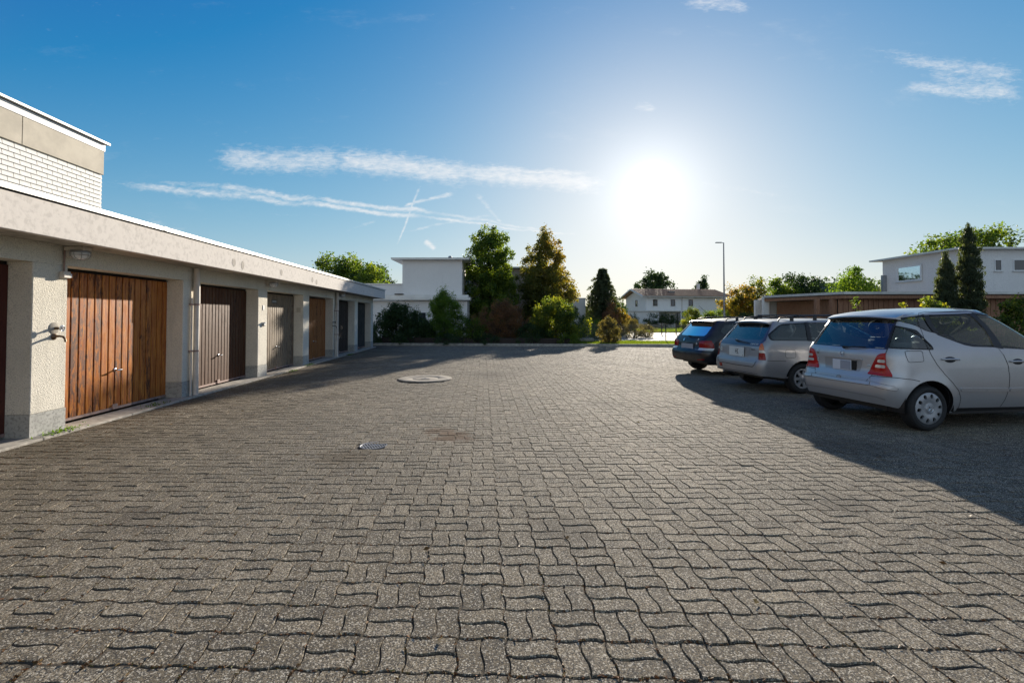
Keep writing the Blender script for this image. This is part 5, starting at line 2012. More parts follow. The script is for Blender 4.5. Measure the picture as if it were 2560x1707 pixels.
def text_on(parent, name, s, loc, rot, size, m, extr=.0008, align='CENTER', sx=1.0, shear=0.0):
    cu = bpy.data.curves.new('lettering', 'FONT')
    cu.body = s
    cu.size = size
    cu.extrude = extr
    cu.align_x = align
    cu.align_y = 'CENTER'
    cu.shear = shear
    ob = bpy.data.objects.new('tmp', cu)
    COL.objects.link(ob)
    me = bpy.data.meshes.new_from_object(ob)
    bpy.data.objects.remove(ob)
    me.materials.clear()
    me.transform(Matrix.Diagonal((sx, 1, 1, 1)))
    o = link(name, me, m, parent)
    o.matrix_local = Matrix.LocRotScale(Vector(loc), rot, None)
    return o


def frame_at(c, s, z, off, mirror=False, roll=0.0):
    """rotation whose X runs along the outline seen from outside (left to right), Y up, Z out of the shell"""
    e = .004
    p = Vector(c.p3(np.array([s]), np.array([z]), off, mirror)[0])
    a = Vector(c.p3(np.array([s + e]), np.array([z]), off, mirror)[0])
    b = Vector(c.p3(np.array([s]), np.array([z + e]), off, mirror)[0])
    X = (a - p).normalized()
    Yv = (b - p).normalized()
    if mirror:
        X = -X
    Z = X.cross(Yv).normalized()
    Yv = Z.cross(X).normalized()
    m = Matrix((X, Yv, Z)).transposed()
    if roll:
        m = m @ Matrix.Rotation(roll, 3, 'Z')
    return p, m.to_quaternion()


def disc_on(c, parent, name, y, z, rx, rz, m, label_text=None, mirror=False, off=.002, ink=None, size=.04, ring=None):
    s = c.tail([(abs(y), z)])[0][0]
    p, q = frame_at(c, s, z, off, mirror=y > 0)
    d = MB().lathe([(0, .001), (.93, .001), (1, 0)], 28)
    v = [(a * rx, b * rz, h * .8) for a, b, h in d.v]
    o = MB().add(v, d.f).build(name, m, parent, True)
    o.matrix_local = Matrix.LocRotScale(p, q, None)
    if label_text:
        p2, q2 = frame_at(c, s, z, off + .002, mirror=y > 0)
        t = text_on(parent, 'lettering', label_text, p2, q2, size, ink or M['ink'])
        t.parent = o
        t.matrix_local = Matrix.Translation((0, 0, .002))
    if ring:
        MB().tube([(math.cos(a) * rx * .93, math.sin(a) * rz * .93, .0012) for a in np.linspace(0, 2 * math.pi, 29)], .0015, 4, False).build('ring', ring, o)
    return o


def seats(parent, rows, w=.46, back=.62, base=.50, tilt=.28, headz=None):
    for ri, (x, ys) in enumerate(rows):
        for y in ys:
            st_ = MB()
            st_.bbox(x - .48, x + .02, y - w / 2, y + w / 2, base - .16, base, .05)
            so = st_.build('seat', M['seat'], parent, True, 40)
            bk = bmesh.new()
            bmesh.ops.create_cube(bk, size=1)
            for v in bk.verts:
                k = .82 if v.co.z > 0 else 1.0
                v.co = Vector((v.co.x * .13, v.co.y * w * k, v.co.z * back))
            bmesh.ops.bevel(bk, geom=list(bk.edges), offset=.045, segments=3, affect='EDGES')
            me = bpy.data.meshes.new('seat_back')
            bk.to_mesh(me)
            bk.free()
            smooth(me)
            o = link('seat_back', me, M['seat'], parent)
            o.location = (x - .47 - math.sin(tilt) * back / 2, y, base - .06 + back / 2)
            o.rotation_euler = (0, -tilt, 0)
            if ri:
                o.location.z -= .12
                continue
            hx, hz = x - .47 - math.sin(tilt) * (back + .1), base - .02 + back
            hr = MB()
            hr.tube([(hx + .03, y - .05, hz - .06), (hx, y - .05, hz + .06)], .007, 6)
            hr.tube([(hx + .03, y + .05, hz - .06), (hx, y + .05, hz + .06)], .007, 6)
            ring = [(hx - .01, y + .095 * math.cos(t), hz + .11 + .065 * math.sin(t)) for t in np.linspace(0, 2 * math.pi, 19)]
            hr.tube(ring, .038, 8, False)
            hr.build('headrest', M['seat'], parent, True)


def finish_car(c, e, P, extra_floor=True):
    # floor, arch liners
    L, W = c.L, c.Wh
    xw, wb, wr, ar = P['xw'], P['wb'], P['wr'], P['arch']
    f = MB()
    f.box(.30, xw - ar * .7, -W + .36, W - .36, .27, .36)
    f.box(xw + ar + .02, xw + wb - ar - .02, -W + .08, W - .08, .20, .28)
    f.box(xw + wb + ar + .02, L - .2, -W + .15, W - .15, .22, .30)
    f.box(xw - ar - .02, xw + ar + .02, -W + .26, W - .26, .24, .36).box(xw + wb - ar - .02, xw + wb + ar + .02, -W + .26, W - .26, .24, .6)
    f.build('floor_pan', M['black'], e)
    for x in (xw, xw + wb):
        for sg in (-1, 1):
            V, F, n = [], [], 20
            a_ = ar + .012
            for i in range(n + 1):
                t = -.15 + (math.pi + .3) * i / n
                for yy in (W - .27, W - .028):
                    V.append((x + a_ * math.cos(t), yy * sg, wr + a_ * math.sin(t)))
            F = [(2 * i, 2 * i + 1, 2 * i + 3, 2 * i + 2) for i in range(n)]
            F.append(tuple(2 * i for i in range(n + 1)))
            me = bpy.data.meshes.new('arch_liner')
            me.from_pydata(V, [], F)
            link('arch_liner', me, M['black'], e)
    for x in (xw, xw + wb):
        for sg in (-1, 1):
            wheel(e, x, P['track'], wr, P['tw'], P['rim'], P['style'], sg, P.get('turn', 0))
    # exhaust, axle beam
    MB().tube([(xw, -W + .3, wr), (xw, W - .3, wr)], .05, 8).tube([(.35, .30, .26), (1.2, .28, .24)], .09, 10).build('rear_axle', M['black'], e)


def wiper(c, e, y0, z0, y1, z1, pivot=True, off=.03):
    s = c.tail([(abs(y0), z0), (abs(y1), z1)])
    sgn = lambda y: y > 0
    p0 = c.p3(s[:1, 0], s[:1, 1], .012, sgn(y0))[0]
    p0b = c.p3(s[:1, 0], s[:1, 1], off, sgn(y0))[0]
    p1 = c.p3(s[1:, 0], s[1:, 1], off * .8, sgn(y1))[0]
    mid = (p0b + p1) / 2
    mid[0] -= .012
    m_ = MB().tube([tuple(p0), tuple(p0b), tuple(p0b * .75 + mid * .25), tuple(mid), tuple(p1)], [.020, .022, .014, .010, .005], 8)
    m_.tube([tuple(p0b * .6 + p1 * .4 + np.array([0.005, 0, -.006])), tuple(p1 + np.array([.005, 0, -.004]))], .006, 6)
    return m_.build('wiper', M['black'], e, True, 50)


def place(e, corner, heading):
    e.location = (corner[0], corner[1], 0)
    e.rotation_euler = (0, 0, R(heading))


def locate(wheel_contact, heading, P):
    """car origin (tail centre) from the ground point of the near (right) rear wheel"""
    h = Vector((math.cos(R(heading)), math.sin(R(heading)), 0))
    l = Vector((-h.y, h.x, 0))
    return Vector((*wheel_contact, 0)) - h * P['xw'] + l * (P['track'] - .03)


# ---- silver compact hatchback, nearest
PAc = dict(L=3.58, W=1.72, r=.21, soft=.02, bow=.045, taper=.035, k=.13, belt=1.03, xw=.57, wb=2.42, wr=.295, arch=.365, track=.835, tw=.19, rim=.205, style='cover', flare=.018, turn=.1,
           xr=[(.15, .12), (.30, .05), (.42, .012), (.52, .0), (.575, -.002), (.585, .012), (.64, .022), (.70, .050), (.74, .075), (.90, .082), (.985, .085), (1.03, .105), (1.06, .13), (1.25, .245), (1.42, .36), (1.50, .42), (1.62, .50)],
           xf=[(.15, 3.40), (.35, 3.54), (.55, 3.57), (.72, 3.48), (.84, 3.28), (.93, 3.02), (1.0, 2.84), (1.15, 2.62), (1.30, 2.40), (1.45, 2.15), (1.62, 1.80)],
           hw=[(.18, .74), (.26, .79), (.40, .835), (.52, .853), (.60, .858), (.75, .857), (.90, .848), (1.03, .832), (1.08, .818), (1.25, .765), (1.40, .722), (1.52, .682), (1.60, .63), (1.66, .57)],
           zc=[(.1, 1.47), (.35, 1.525), (.6, 1.575), (.9, 1.605), (1.3, 1.625), (1.7, 1.62), (2.0, 1.585), (2.3, 1.50), (2.6, 1.40), (3.5, 1.0)],
           zb=[(0, .33), (.30, .26), (.9, .22), (2.6, .20), (3.0, .22), (3.6, .25)])
A = Car(PAc)
xw = PAc['xw']
ea = empty('silver_hatchback', (0, 0, 0), 0, 'silver compact hatchback nearest to the camera with wheel covers and triangular rear side window', 'car', 'cars parked side by side on the court')
HA = 8.9
oA = locate((5.42, 6.34), HA, PAc)
place(ea, oA, HA)


def S_(pts):
    return A.side([(x + xw, z) for x, z in pts])


def mixp(c, tailpts, sidepts):
    return np.vstack([c.tail(tailpts), c.side(sidepts)])


# window outlines
quarter = S_(rnd([(-.385, 1.405), (-.43, 1.085), (.085, 1.065), (.07, 1.12), (-.04, 1.245), (-.23, 1.365)], [.03, .03, .05, .05, .06, .05]))
# hatch glass: half outline in (s,z) from the centre line
hz0, hz1 = 1.065, 1.435
hl = A.tail([(.60, hz0)])[0][0]
hl2 = A.tail([(.545, hz1)])[0][0]
hatch_glass = np.array([(0, hz0), *rnd([(hl, hz0), (hl2, hz1)], .0)[:1], (hl * .9 + hl2 * .1, hz0 + .03), (hl2, hz1 - .03), (hl2 - .03, hz1), (0, hz1 + .004)])
rearwin = S_(rnd([(.16, 1.505), (.84, 1.525), (1.07, 1.085), (.80, 1.105), (.52, 1.155), (.24, 1.25)], [.04, .03, .03, .1, .1, .03]))
fixwin = S_(rnd([(-.20, 1.455), (.115, 1.50), (.195, 1.275), (.10, 1.30)], [.04, .02, .02, .06]))
frontwin = S_(rnd([(.915, 1.527), (1.30, 1.50), (1.65, 1.395), (1.95, 1.22), (2.03, 1.06), (1.55, 1.055), (1.17, 1.07)], [.03, .1, .1, .06, .06, .1, .03]))
ws0 = A.nose([(.70, 1.02)])[0][0]
ws1 = A.nose([(.54, 1.46)])[0][0]
windshield = np.array([(A.S, 1.02), (ws0, 1.03), (ws1, 1.47), (A.S, 1.49)])
body(A, ea, M['silver'], [quarter, hatch_glass - [(1e-4, 0)] * 1 if False else hatch_glass + np.array([(-.001, 0)]), rearwin, fixwin, frontwin, windshield + np.array([(.001, 0)])])
mk = dict(step=.05)
for nm, pg, mt, both in (('quarter_window', quarter, 'carglassd', 1), ('rear_door_window', rearwin, 'carglass', 1), ('fixed_pane', fixwin, 'carglassd', 1), ('front_door_window', frontwin, 'carglass', 1)):
    pair(A, nm, pg, M[mt], ea, off=-.006)
patch(A, 'rear_window', hatch_glass, M['carglassd'], ea, off=-.006)
patch(A, 'windscreen', windshield, M['carglass'], ea, off=-.006)


def ringpoly(pg, grow):
    pg = np.asarray(pg)
    c_ = pg.mean(0)
    d = pg - c_
    l = np.linalg.norm(d, axis=1)[:, None]
    return c_ + d * (1 + grow / l)


for nm, pg, gr_ in (('window_seal', quarter, .034), ('window_seal', rearwin, .034), ('window_seal', fixwin, .022), ('window_seal', frontwin, .022)):
    pair(A, nm, ringpoly(pg, gr_), M['black'], ea, holes=[ringpoly(pg, -.006)], off=.003)
# black pillar between the door windows and between hatch glass and quarter window
pair(A, 'pillar_cover', S_([(.825, 1.532), (.93, 1.532), (.965, 1.46), (1.19, 1.055), (1.045, 1.078)]), M['black'], ea, off=.004)
pair(A, 'pillar_cover', S_([(.105, 1.508), (.185, 1.512), (.262, 1.245), (.185, 1.275)]), M['black'], ea, off=.004)
blk = [(hl - .0, hz0 - .012), *A.side([(xw - .455, 1.055)]).tolist(), *A.side([(xw - .405, 1.42)]).tolist(), (hl2 - .02, hz1 + .03), (0, hz1 + .035), (0, hz1 + .0), (hl2 - .03, hz1), (hl2, hz1 - .03), (hl * .9 + hl2 * .1, hz0 + .03), (hl, hz0), (0, hz0), (0, hz0 - .014)]
patch(A, 'hatch_surround', blk, M['winglass'], ea, off=.002, step=.04)
# roof spoiler
spl = []
n = 25
ys = np.linspace(-.58, .58, n)
sv_, sf_ = [], []
for i, y in enumerate(ys):
    s0 = A.tail([(abs(y), 1.45)])[0][0]
    x0 = A.pos(np.array([s0]), np.array([1.45]))[0][0]
    zt = float(A.zc(x0 + .02) - A.k * abs(y) ** 2.2)
    for (dx, dz) in ((.22, .012), (.05, .010), (-.055, -.030), (-.06, -.048), (-.03, -.060), (.05, -.058)):
        xx = x0 + dx
        zz = (float(A.zc(xx) - A.k * abs(y) ** 2.2) + .003) if dx > 0.1 else zt + dz
        sv_.append((xx, y, zz))
for i in range(n - 1):
    for j in range(5):
        sf_.append((i * 6 + j, (i + 1) * 6 + j, (i + 1) * 6 + j + 1, i * 6 + j + 1))
sf_ += [tuple(range(6)), tuple((n - 1) * 6 + j for j in range(5, -1, -1))]
meshobj('roof_spoiler', sv_, sf_, M['silver'], ea, 35)
MB().tube([(x0_ + .0, y, z_) for (x0_, y, z_) in [(sv_[i * 6 + 4][0] + .004, ys[i], sv_[i * 6 + 4][2] - .006) for i in range(n)]], .012, 6).build('spoiler_seal', M['black'], ea)
# tail lamps
lamp = np.vstack([A.tail([(.66, 1.005), (.555, .985), (.50, .88), (.425, .705)]), A.side([(xw - .445, .700), (xw - .50, .86), (xw - .545, 1.005)])])
lamp = rnd(lamp, [.03, .05, .05, .02, .015, .02, .015])
for ob in pair(A, 'tail_lamp', lamp, M['redlens'], ea, off=.010, skirt=.02, bulge=.008, step=.03):
    mr = ob.name.endswith('001')
    for zz0, zz1 in ((.875, .915), (.805, .845)):
        st_a = A.tail([(.56 if zz0 > .85 else .53, zz0)])[0][0]
        st_b = A.side([(xw - .475 - (.01 if zz0 > .85 else 0), zz0)])[0][0]
        q = rnd([(st_a, zz0), (st_b, zz0), (st_b, zz1), (st_a + .01, zz1)], .018)
        w_ = patch(A, 'reversing_lens', q, M['clearlens'], ob, off=.021, skirt=.004, both=False, mirror=mr, step=.03)
# tail seal line, hatch shut line, plate recess
line(A, 'shut_line', np.vstack([A.side([(xw - .43, 1.44), (xw - .47, 1.07), (xw - .545, 1.01)]), A.tail([(.492, .69), (.44, .61), (.36, .578), (.0, .572)])]), M['dark'], ea, .004)
rec = [(0, .885), *A.tail(rnd([(.315, .885), (.285, .725)], .03)[1:-1]).tolist()[:], (0, .725)]
rcp = np.vstack([[(0, .885)], A.tail([(.30, .885), (.325, .87), (.305, .735), (.285, .72)]), [(0, .72)]])
patch(A, 'plate_recess', rcp, M['silver2'], ea, off=.003, step=.03)
gh = np.vstack([[(0, .91)], A.tail([(.32, .905), (.335, .885)]), [(0, .889)]])
patch(A, 'grip_strip', gh, M['silver'], ea, off=.018, skirt=.02, step=.03)
# licence plate leans to the left half of the recess (seen from behind)
px_ = A.pos(np.array([0.1]), np.array([.80]))[0][0]
MB().bbox(px_ - .022, px_ - .010, -.17, .15, .725, .868, .003).build('licence_plate', M['plate'], ea)
MB().box(px_ - .024, px_ - .0221, -.165, .01, .735, .86).build('plate_field', M['plateg'], ea)
MB().box(px_ - .010, px_ + .0, -.245, -.171, .73, .87).build('plate_gap', M['dark'], ea)
# lower crease of the hatch
patch(A, 'hatch_crease', np.vstack([[(0, .655)], A.tail([(.49, .655), (.485, .64)]), [(0, .64)]]), M['silver'], ea, off=.005, skirt=.006, step=.03)
disc_on(A, ea, 'lock_button', .0, .615, .038, .034, M['silver2'], None, off=.004, ring=M['ink'])
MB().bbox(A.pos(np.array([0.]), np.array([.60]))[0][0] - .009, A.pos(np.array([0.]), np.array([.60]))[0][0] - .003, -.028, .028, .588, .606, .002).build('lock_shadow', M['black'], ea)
# round emblem with three points
p_, q_ = frame_at(A, .001, .955, .004)
eb = MB()
eb.tube([(.036 * math.cos(t), .036 * math.sin(t), .002) for t in np.linspace(0, 2 * math.pi, 33)], .0028, 6, False)
for k in range(3):
    a = math.pi / 2 + k * 2 * math.pi / 3
    ax, ay = math.cos(a), math.sin(a)
    eb.add([(ax * .036, ay * .036, .002), (-ay * .006, ax * .006, .002), (0, 0, .008), (ay * .006, -ax * .006, .002)], [(0, 1, 2), (0, 2, 3)])
o = eb.build('emblem', M['badge'], ea)
o.matrix_local = Matrix.LocRotScale(p_, q_, None)
sA = A.tail([(.50, .985)])[0][0]
p_, q_ = frame_at(A, sA, .975, .004, True)
text_on(ea, 'model_lettering', 'A 160', p_, q_, .042, M['badge'])
p_, q_ = frame_at(A, A.tail([(.47, .935)])[0][0], .935, .003, True)
o = MB().bbox(-.022, .022, -.010, .010, 0, .003, .001).build('small_badge', M['brass'], ea)
o.matrix_local = Matrix.LocRotScale(p_, q_, None)
disc_on(A, ea, 'round_sticker', .46, .835, .026, .032, M['sticker'], 'TCS', size=.022, ring=M['ink'])
disc_on(A, ea, 'country_sticker', -.43, .815, .032, .024, M['sticker'], 'CH', size=.032)
wiper(A, ea, -.02, 1.035, -.36, 1.055, off=.032)
# bumper strips and lines
bs1 = np.vstack([[(0, .565)], A.tail([(.50, .568)]), [A.tail([(.50, .610)])[0]], [(0, .605)]])
patch(A, 'bumper_strip', bs1, M['silver'], ea, off=.014, skirt=.016, step=.03, bulge=.005)
p0_ = A.tail([(.515, .572)])[0][0]
e0_ = A.side([(xw - .44, .535)])[0][0]
for ob in pair(A, 'bumper_strip', rnd([(p0_, .568), (e0_, .530), (e0_ + .015, .555), (e0_ - .02, .578), (p0_, .612)], [.005, .02, .01, .02, .005]), M['silver'], ea, off=.014, skirt=.016, step=.03, bulge=.005):
    pass
line(A, 'shut_line', np.vstack([[(0, .560)], A.tail([(.52, .562)]), A.side([(xw - .44, .524), (xw - .425, .555), (xw - .46, .584)]), A.tail([(.52, .618)]), [(0, .612)]]), M['ink'], ea, .0016, off=.004)
line(A, 'shut_line', np.vstack([[(0, .43)], A.tail([(.60, .42)]), A.side([(xw - .50, .40)])]), M['silver2'], ea, .008, off=.005)
line(A, 'shut_line', np.vstack([A.tail([(.485, .688)]), A.side([(xw - .43, .695), (xw - .25, .675), (xw - .16, .655)])]), M['dark'], ea, .0035)
# doors
line(A, 'shut_line', S_([(.0, 1.44), (.012, 1.27), (.03, 1.10), (.06, .97), (.12, .86), (.22, .74), (.33, .63), (.43, .52), (.48, .42), (.49, .28)]), M['dark'], ea, .004)
line(A, 'shut_line', S_([(1.115, 1.06), (1.17, .98), (1.205, .88), (1.225, .76), (1.228, .60), (1.20, .42), (1.155, .28)]), M['dark'], ea, .004)
line(A, 'shut_line', S_([(-.0, 1.44), (.06, 1.535), (.15, 1.548), (.85, 1.56), (1.30, 1.535), (1.70, 1.42), (2.02, 1.24)]), M['dark'], ea, .0035)
line(A, 'shut_line', S_([(2.15, 1.05), (2.17, .8), (2.10, .5), (2.0, .28)]), M['dark'], ea, .004)
for a, b in (((.465, .535), (1.215, .515)), ((1.235, .515), (2.02, .52))):
    pair(A, 'side_moulding', S_(rnd([(a[0], a[1] - .022), (b[0], b[1] - .022), (b[0], b[1] + .022), (a[0], a[1] + .022)], .015)), M['silver'], ea, off=.014, skirt=.014, step=.04)
pair(A, 'sill_cover', S_([(.47, .285), (.47, .23), (2.0, .21), (2.0, .265)]), M['black'], ea, off=.008, skirt=.012)
line(A, 'fuel_flap', S_(rnd([(-.31, 1.04), (-.07, 1.04), (-.065, .905), (-.29, .895)], .03)), M['dark'], ea, .003, both=False, closed=True)
for (hx, hz, sg) in ((.32, .925, 0), (1.385, .885, 0)):
    for mr in (False, True):
        pt = A.side([(xw + hx, hz)])[0]
        p_, q_ = frame_at(A, pt[0], pt[1], .0, mr)
        sh = MB().lathe([(0, .0), (.9, .0), (1, -.0005)], 22)
        sh = MB().add([(a * .085, b * .040, h + .0016) for a, b, h in sh.v], sh.f)
        o = sh.build('handle_recess', M['trim'], ea, True)
        o.matrix_local = Matrix.LocRotScale(p_, q_, None)
        hd = MB().tube([(-.125, .004, .004), (-.115, .004, .020), (-.05, .006, .034), (.05, .003, .034), (.115, -.002, .020), (.125, -.002, .004)], [.010, .013, .013, .013, .013, .010], 10)
        o = hd.build('door_handle', M['silver'], ea, True, 60)
        o.matrix_local = Matrix.LocRotScale(p_, q_, None)
# mirrors, front details (outside the picture but part of the car)
for sg in (-1, 1):
    MB().bbox(2.38, 2.52, sg * .93 - .10, sg * .93 + .10, 1.02, 1.17, .03).box(2.42, 2.48, min(sg * .80, sg * .88), max(sg * .80, sg * .88), 1.03, 1.08).build('mirror', M['silver'], ea, True, 40)
hlp = A.nose([(.50, .62), (.78, .66), (.76, .80), (.52, .74)])
pair(A, 'headlamp', rnd(hlp, .03), M['clearlens'], ea, off=.01, skirt=.02, bulge=.01, step=.03)
patch(A, 'grille', np.vstack([[(A.S, .62)], A.nose([(.40, .62), (.44, .74)]), [(A.S, .76)]]), M['black'], ea, off=.004, step=.04)
seats(ea, [(1.28 + xw - .15, (-.36, .36)), (.62 + xw - .18, (-.38, .0, .38))], base=.66, back=.58)
MB().bbox(xw + 1.9, xw + 2.25, -.66, .66, .80, 1.02, .06).build('dashboard', M['trim'], ea, True, 40)
MB().tube([(xw + 1.72, .36 + .18 * math.cos(t), 1.02 + .17 * math.sin(t)) for t in np.linspace(0, 2 * math.pi, 25)], .014, 8, False).build('steering_wheel', M['trim'], ea, True)
MB().bbox(.16, xw + .05, -.62, .62, .36, .98, .04).build('boot_liner', M['trim'], ea)
finish_car(A, ea, PAc)

# ---- silver station wagon in the middle
PLn = dict(L=4.35, W=1.69, r=.15, soft=.02, bow=.025, taper=.03, k=.12, belt=.97, xw=.90, wb=2.50, wr=.295, arch=.35, track=.825, tw=.185, rim=.19, style='spoke5', flare=.012,
           xr=[(.15, .10), (.32, .03), (.45, .0), (.60, .0), (.625, .02), (.66, .055), (.90, .075), (.97, .12), (1.02, .17), (1.15, .27), (1.30, .39), (1.38, .45), (1.5, .52)],
           xf=[(.15, 4.15), (.35, 4.32), (.55, 4.34), (.70, 4.28), (.80, 3.95), (.90, 3.45), (.96, 3.05), (1.1, 2.75), (1.25, 2.48), (1.38, 2.2), (1.5, 1.95)],
           hw=[(.18, .74), (.28, .80), (.45, .838), (.60, .845), (.75, .84), (.92, .825), (1.0, .805), (1.2, .735), (1.33, .69), (1.42, .63), (1.5, .57)],
           zc=[(.2, 1.38), (.5, 1.425), (.8, 1.445), (1.3, 1.46), (1.9, 1.46), (2.2, 1.43), (2.6, 1.34), (4.0, .9)],
           zb=[(0, .36), (.35, .32), (.9, .26), (3.0, .22), (3.5, .24), (4.3, .26)], bF=3.2)
B_ = Car(PLn)
xw = PLn['xw']
el = empty('silver_station_wagon', (0, 0, 0), 0, 'silver station wagon with roof rails parked in the middle of the three cars', 'car', 'cars parked side by side on the court')
HL_ = 8.0
place(el, locate((5.62, 9.4), HL_, PLn), HL_)
hz0, hz1 = 1.03, 1.355
hl = B_.tail([(.62, hz0)])[0][0]
hl2 = B_.tail([(.52, hz1)])[0][0]
hatch = np.array([(0, hz0), (hl - .05, hz0), (hl, hz0 + .04), (hl2, hz1 - .03), (hl2 - .04, hz1), (0, hz1 + .004)])


def SL(pts):
    return B_.side([(x + xw, z) for x, z in pts])


w1 = SL(rnd([(-.35, 1.33), (-.60, 1.14), (-.60, 1.045), (.14, 1.03), (.18, 1.365)], [.07, .08, .06, .03, .03]))
w2 = SL(rnd([(.25, 1.37), (.93, 1.375), (.97, 1.02), (.22, 1.03)], [.03] * 4))
w3 = SL(rnd([(1.02, 1.375), (1.42, 1.33), (1.95, 1.06), (1.95, 1.01), (1.04, 1.02)], [.03, .1, .05, .04, .03]))
ws = np.array([(B_.S, 1.0), (B_.nose([(.66, 1.0)])[0][0], 1.0), (B_.nose([(.52, 1.34)])[0][0], 1.35), (B_.S, 1.36)])
body(B_, el, M['silver2'], [w1, w2, w3, hatch + np.array([(-.001, 0)]), ws + np.array([(.001, 0)])])
for nm, pg in (('rear_side_window', w1), ('rear_door_window', w2), ('front_door_window', w3)):
    pair(B_, nm, pg, M['carglassd'], el, off=-.006)
    pair(B_, 'window_seal', ringpoly(pg, .032 if pg is w1 else .025), M['black'], el, holes=[ringpoly(pg, -.006)], off=.002)
patch(B_, 'rear_window', hatch, M['carglassd'], el, off=-.006)
patch(B_, 'windscreen', ws, M['carglass'], el, off=-.006)
# dark garnish under and beside the glass
lm_t = B_.tail([(.66, .935)])[0][0]
gar_ = [(0, hz0), (hl - .05, hz0), (hl, hz0 + .04), (hl2, hz1 - .03), (hl2 - .04, hz1), (0, hz1 + .004), (0, hz1 + .028), (hl2 - .02, hz1 + .025), (hl2 + .05, hz1 - .02), (hl + .09, hz0 + .0), (lm_t, .935), (lm_t - .02, .915), (0, .905)]
patch(B_, 'hatch_garnish', gar_, simple('dark_blue_grey_garnish', (.075, .085, .115), .3, .3, .05, 3, None, .5, .5), el, off=.003, step=.04)
# tail lamps: orange over clear over red
la0, la1 = B_.tail([(.675, .9)])[0][0], B_.side([(xw - .75, .8)])[0][0]
for zz0, zz1, mm, ex in ((.655, .79, 'redlensd', .01), (.792, .845, 'clearlens', .0), (.847, .965, 'orangelens', -.025)):
    q = [(la0, zz0), (la1 + ex, zz0), (la1 + ex - .012, (zz0 + zz1) / 2), (la1 + ex - (.03 if ex >= 0 else .06), zz1), (la0, zz1)]
    pair(B_, 'tail_lamp', q, M[mm], el, off=.010, skirt=.02, step=.03)
patch(B_, 'plate_recess', np.vstack([[(0, .89)], B_.tail([(.42, .89), (.35, .655)]), [(0, .655)]]), M['silver2'], el, off=.003, step=.03)
bx_ = B_.pos(np.array([0.]), np.array([.76]))[0][0]
pl_ = MB().bbox(bx_ - .026, bx_ - .016, -.255, .245, .685, .875, .004).build('licence_plate', M['sticker'], el)
ikm = MB()
for (y0, y1, z0, z1) in ((-.09, .03, .825, .832), (-.06, -.045, .74, .825), (-.10, .0, .733, .740), (-.035, .02, .775, .79), (-.02, .02, .80, .81), (-.02, .03, .75, .757), (.02, .03, .76, .80), (-.235, -.222, .70, .722)):
    ikm.box(bx_ - .0275, bx_ - .0262, y0, y1, z0, z1)
ikm.build('plate_marks', M['ink'], pl_)
line(B_, 'shut_line', np.vstack([B_.tail([(.67, .96), (.665, .655), (.63, .56), (.57, .512)]), [(0, .505)]]), M['dark'], el, .006)
line(B_, 'shut_line', np.vstack([[(0, .648)], B_.tail([(.68, .648)])]), M['dark'], el, .003)
line(B_, 'shut_line', np.vstack([B_.tail([(.70, .652)]), B_.side([(xw - .76, .652), (xw - .36, .635)])]), M['dark'], el, .004)
bl = B_.tail([(.74, .62)])[0][0]
patch(B_, 'bumper_crease', np.vstack([[(0, .385)], B_.tail([(.70, .385), (.70, .375)]), [(0, .375)]]), M['ink'], el, off=.004, step=.03)
patch(B_, 'bumper_reflector', B_.tail([(.56, .43), (.46, .43), (.46, .50), (.57, .50)]), M['redlensd'], el, off=.006, skirt=.006, both=False, mirror=True, step=.03)
sB = B_.tail([(.50, .925)])[0][0]
p_, q_ = frame_at(B_, sB, .945, .006, False)
text_on(el, 'model_lettering', 'LANCER', p_, q_, .052, M['sticker'], sx=1.15, shear=.15)
p_, q_ = frame_at(B_, B_.tail([(.50, .84)])[0][0], .845, .004, False)
text_on(el, 'model_lettering', 'GLXi', p_, q_, .045, M['ink'], sx=1.1)
disc_on(B_, el, 'country_sticker', .60, .80, .058, .048, M['sticker'], 'CH', size=.062, ring=M['ink'])
wiper(B_, el, .10, .985, -.36, .955, off=.035)
line(B_, 'fuel_flap', SL(rnd([(-.37, .855), (-.16, .855), (-.155, .70), (-.37, .70)], .045)), M['dark'], el, .003, both=False, closed=True)
line(B_, 'shut_line', SL([(.22, 1.0), (.26, .8), (.35, .62), (.36, .55)]), M['dark'], el, .004)
line(B_, 'shut_line', SL([(1.0, 1.0), (1.0, .3)]), M['dark'], el, .004)
pair(B_, 'pillar_cover', SL([(.18, 1.38), (.25, 1.385), (.22, 1.015), (.14, 1.015)]), M['black'], el, off=.003)
pair(B_, 'pillar_cover', SL([(.93, 1.385), (1.02, 1.385), (1.04, 1.005), (.97, 1.005)]), M['black'], el, off=.003)
pair(B_, 'side_crease', SL([(-.72, .832), (.2, .822), (.2, .815), (-.72, .825)]), M['silver'], el, off=.004, skirt=.004)
pair(B_, 'lower_bumper', np.vstack([B_.tail([(.60, .36)]), B_.side([(xw - .70, .34), (xw - .33, .30), (xw - .30, .33), (xw - .70, .385)]), B_.tail([(.60, .39)])]), M['silver2'], el, off=.004, skirt=.004)


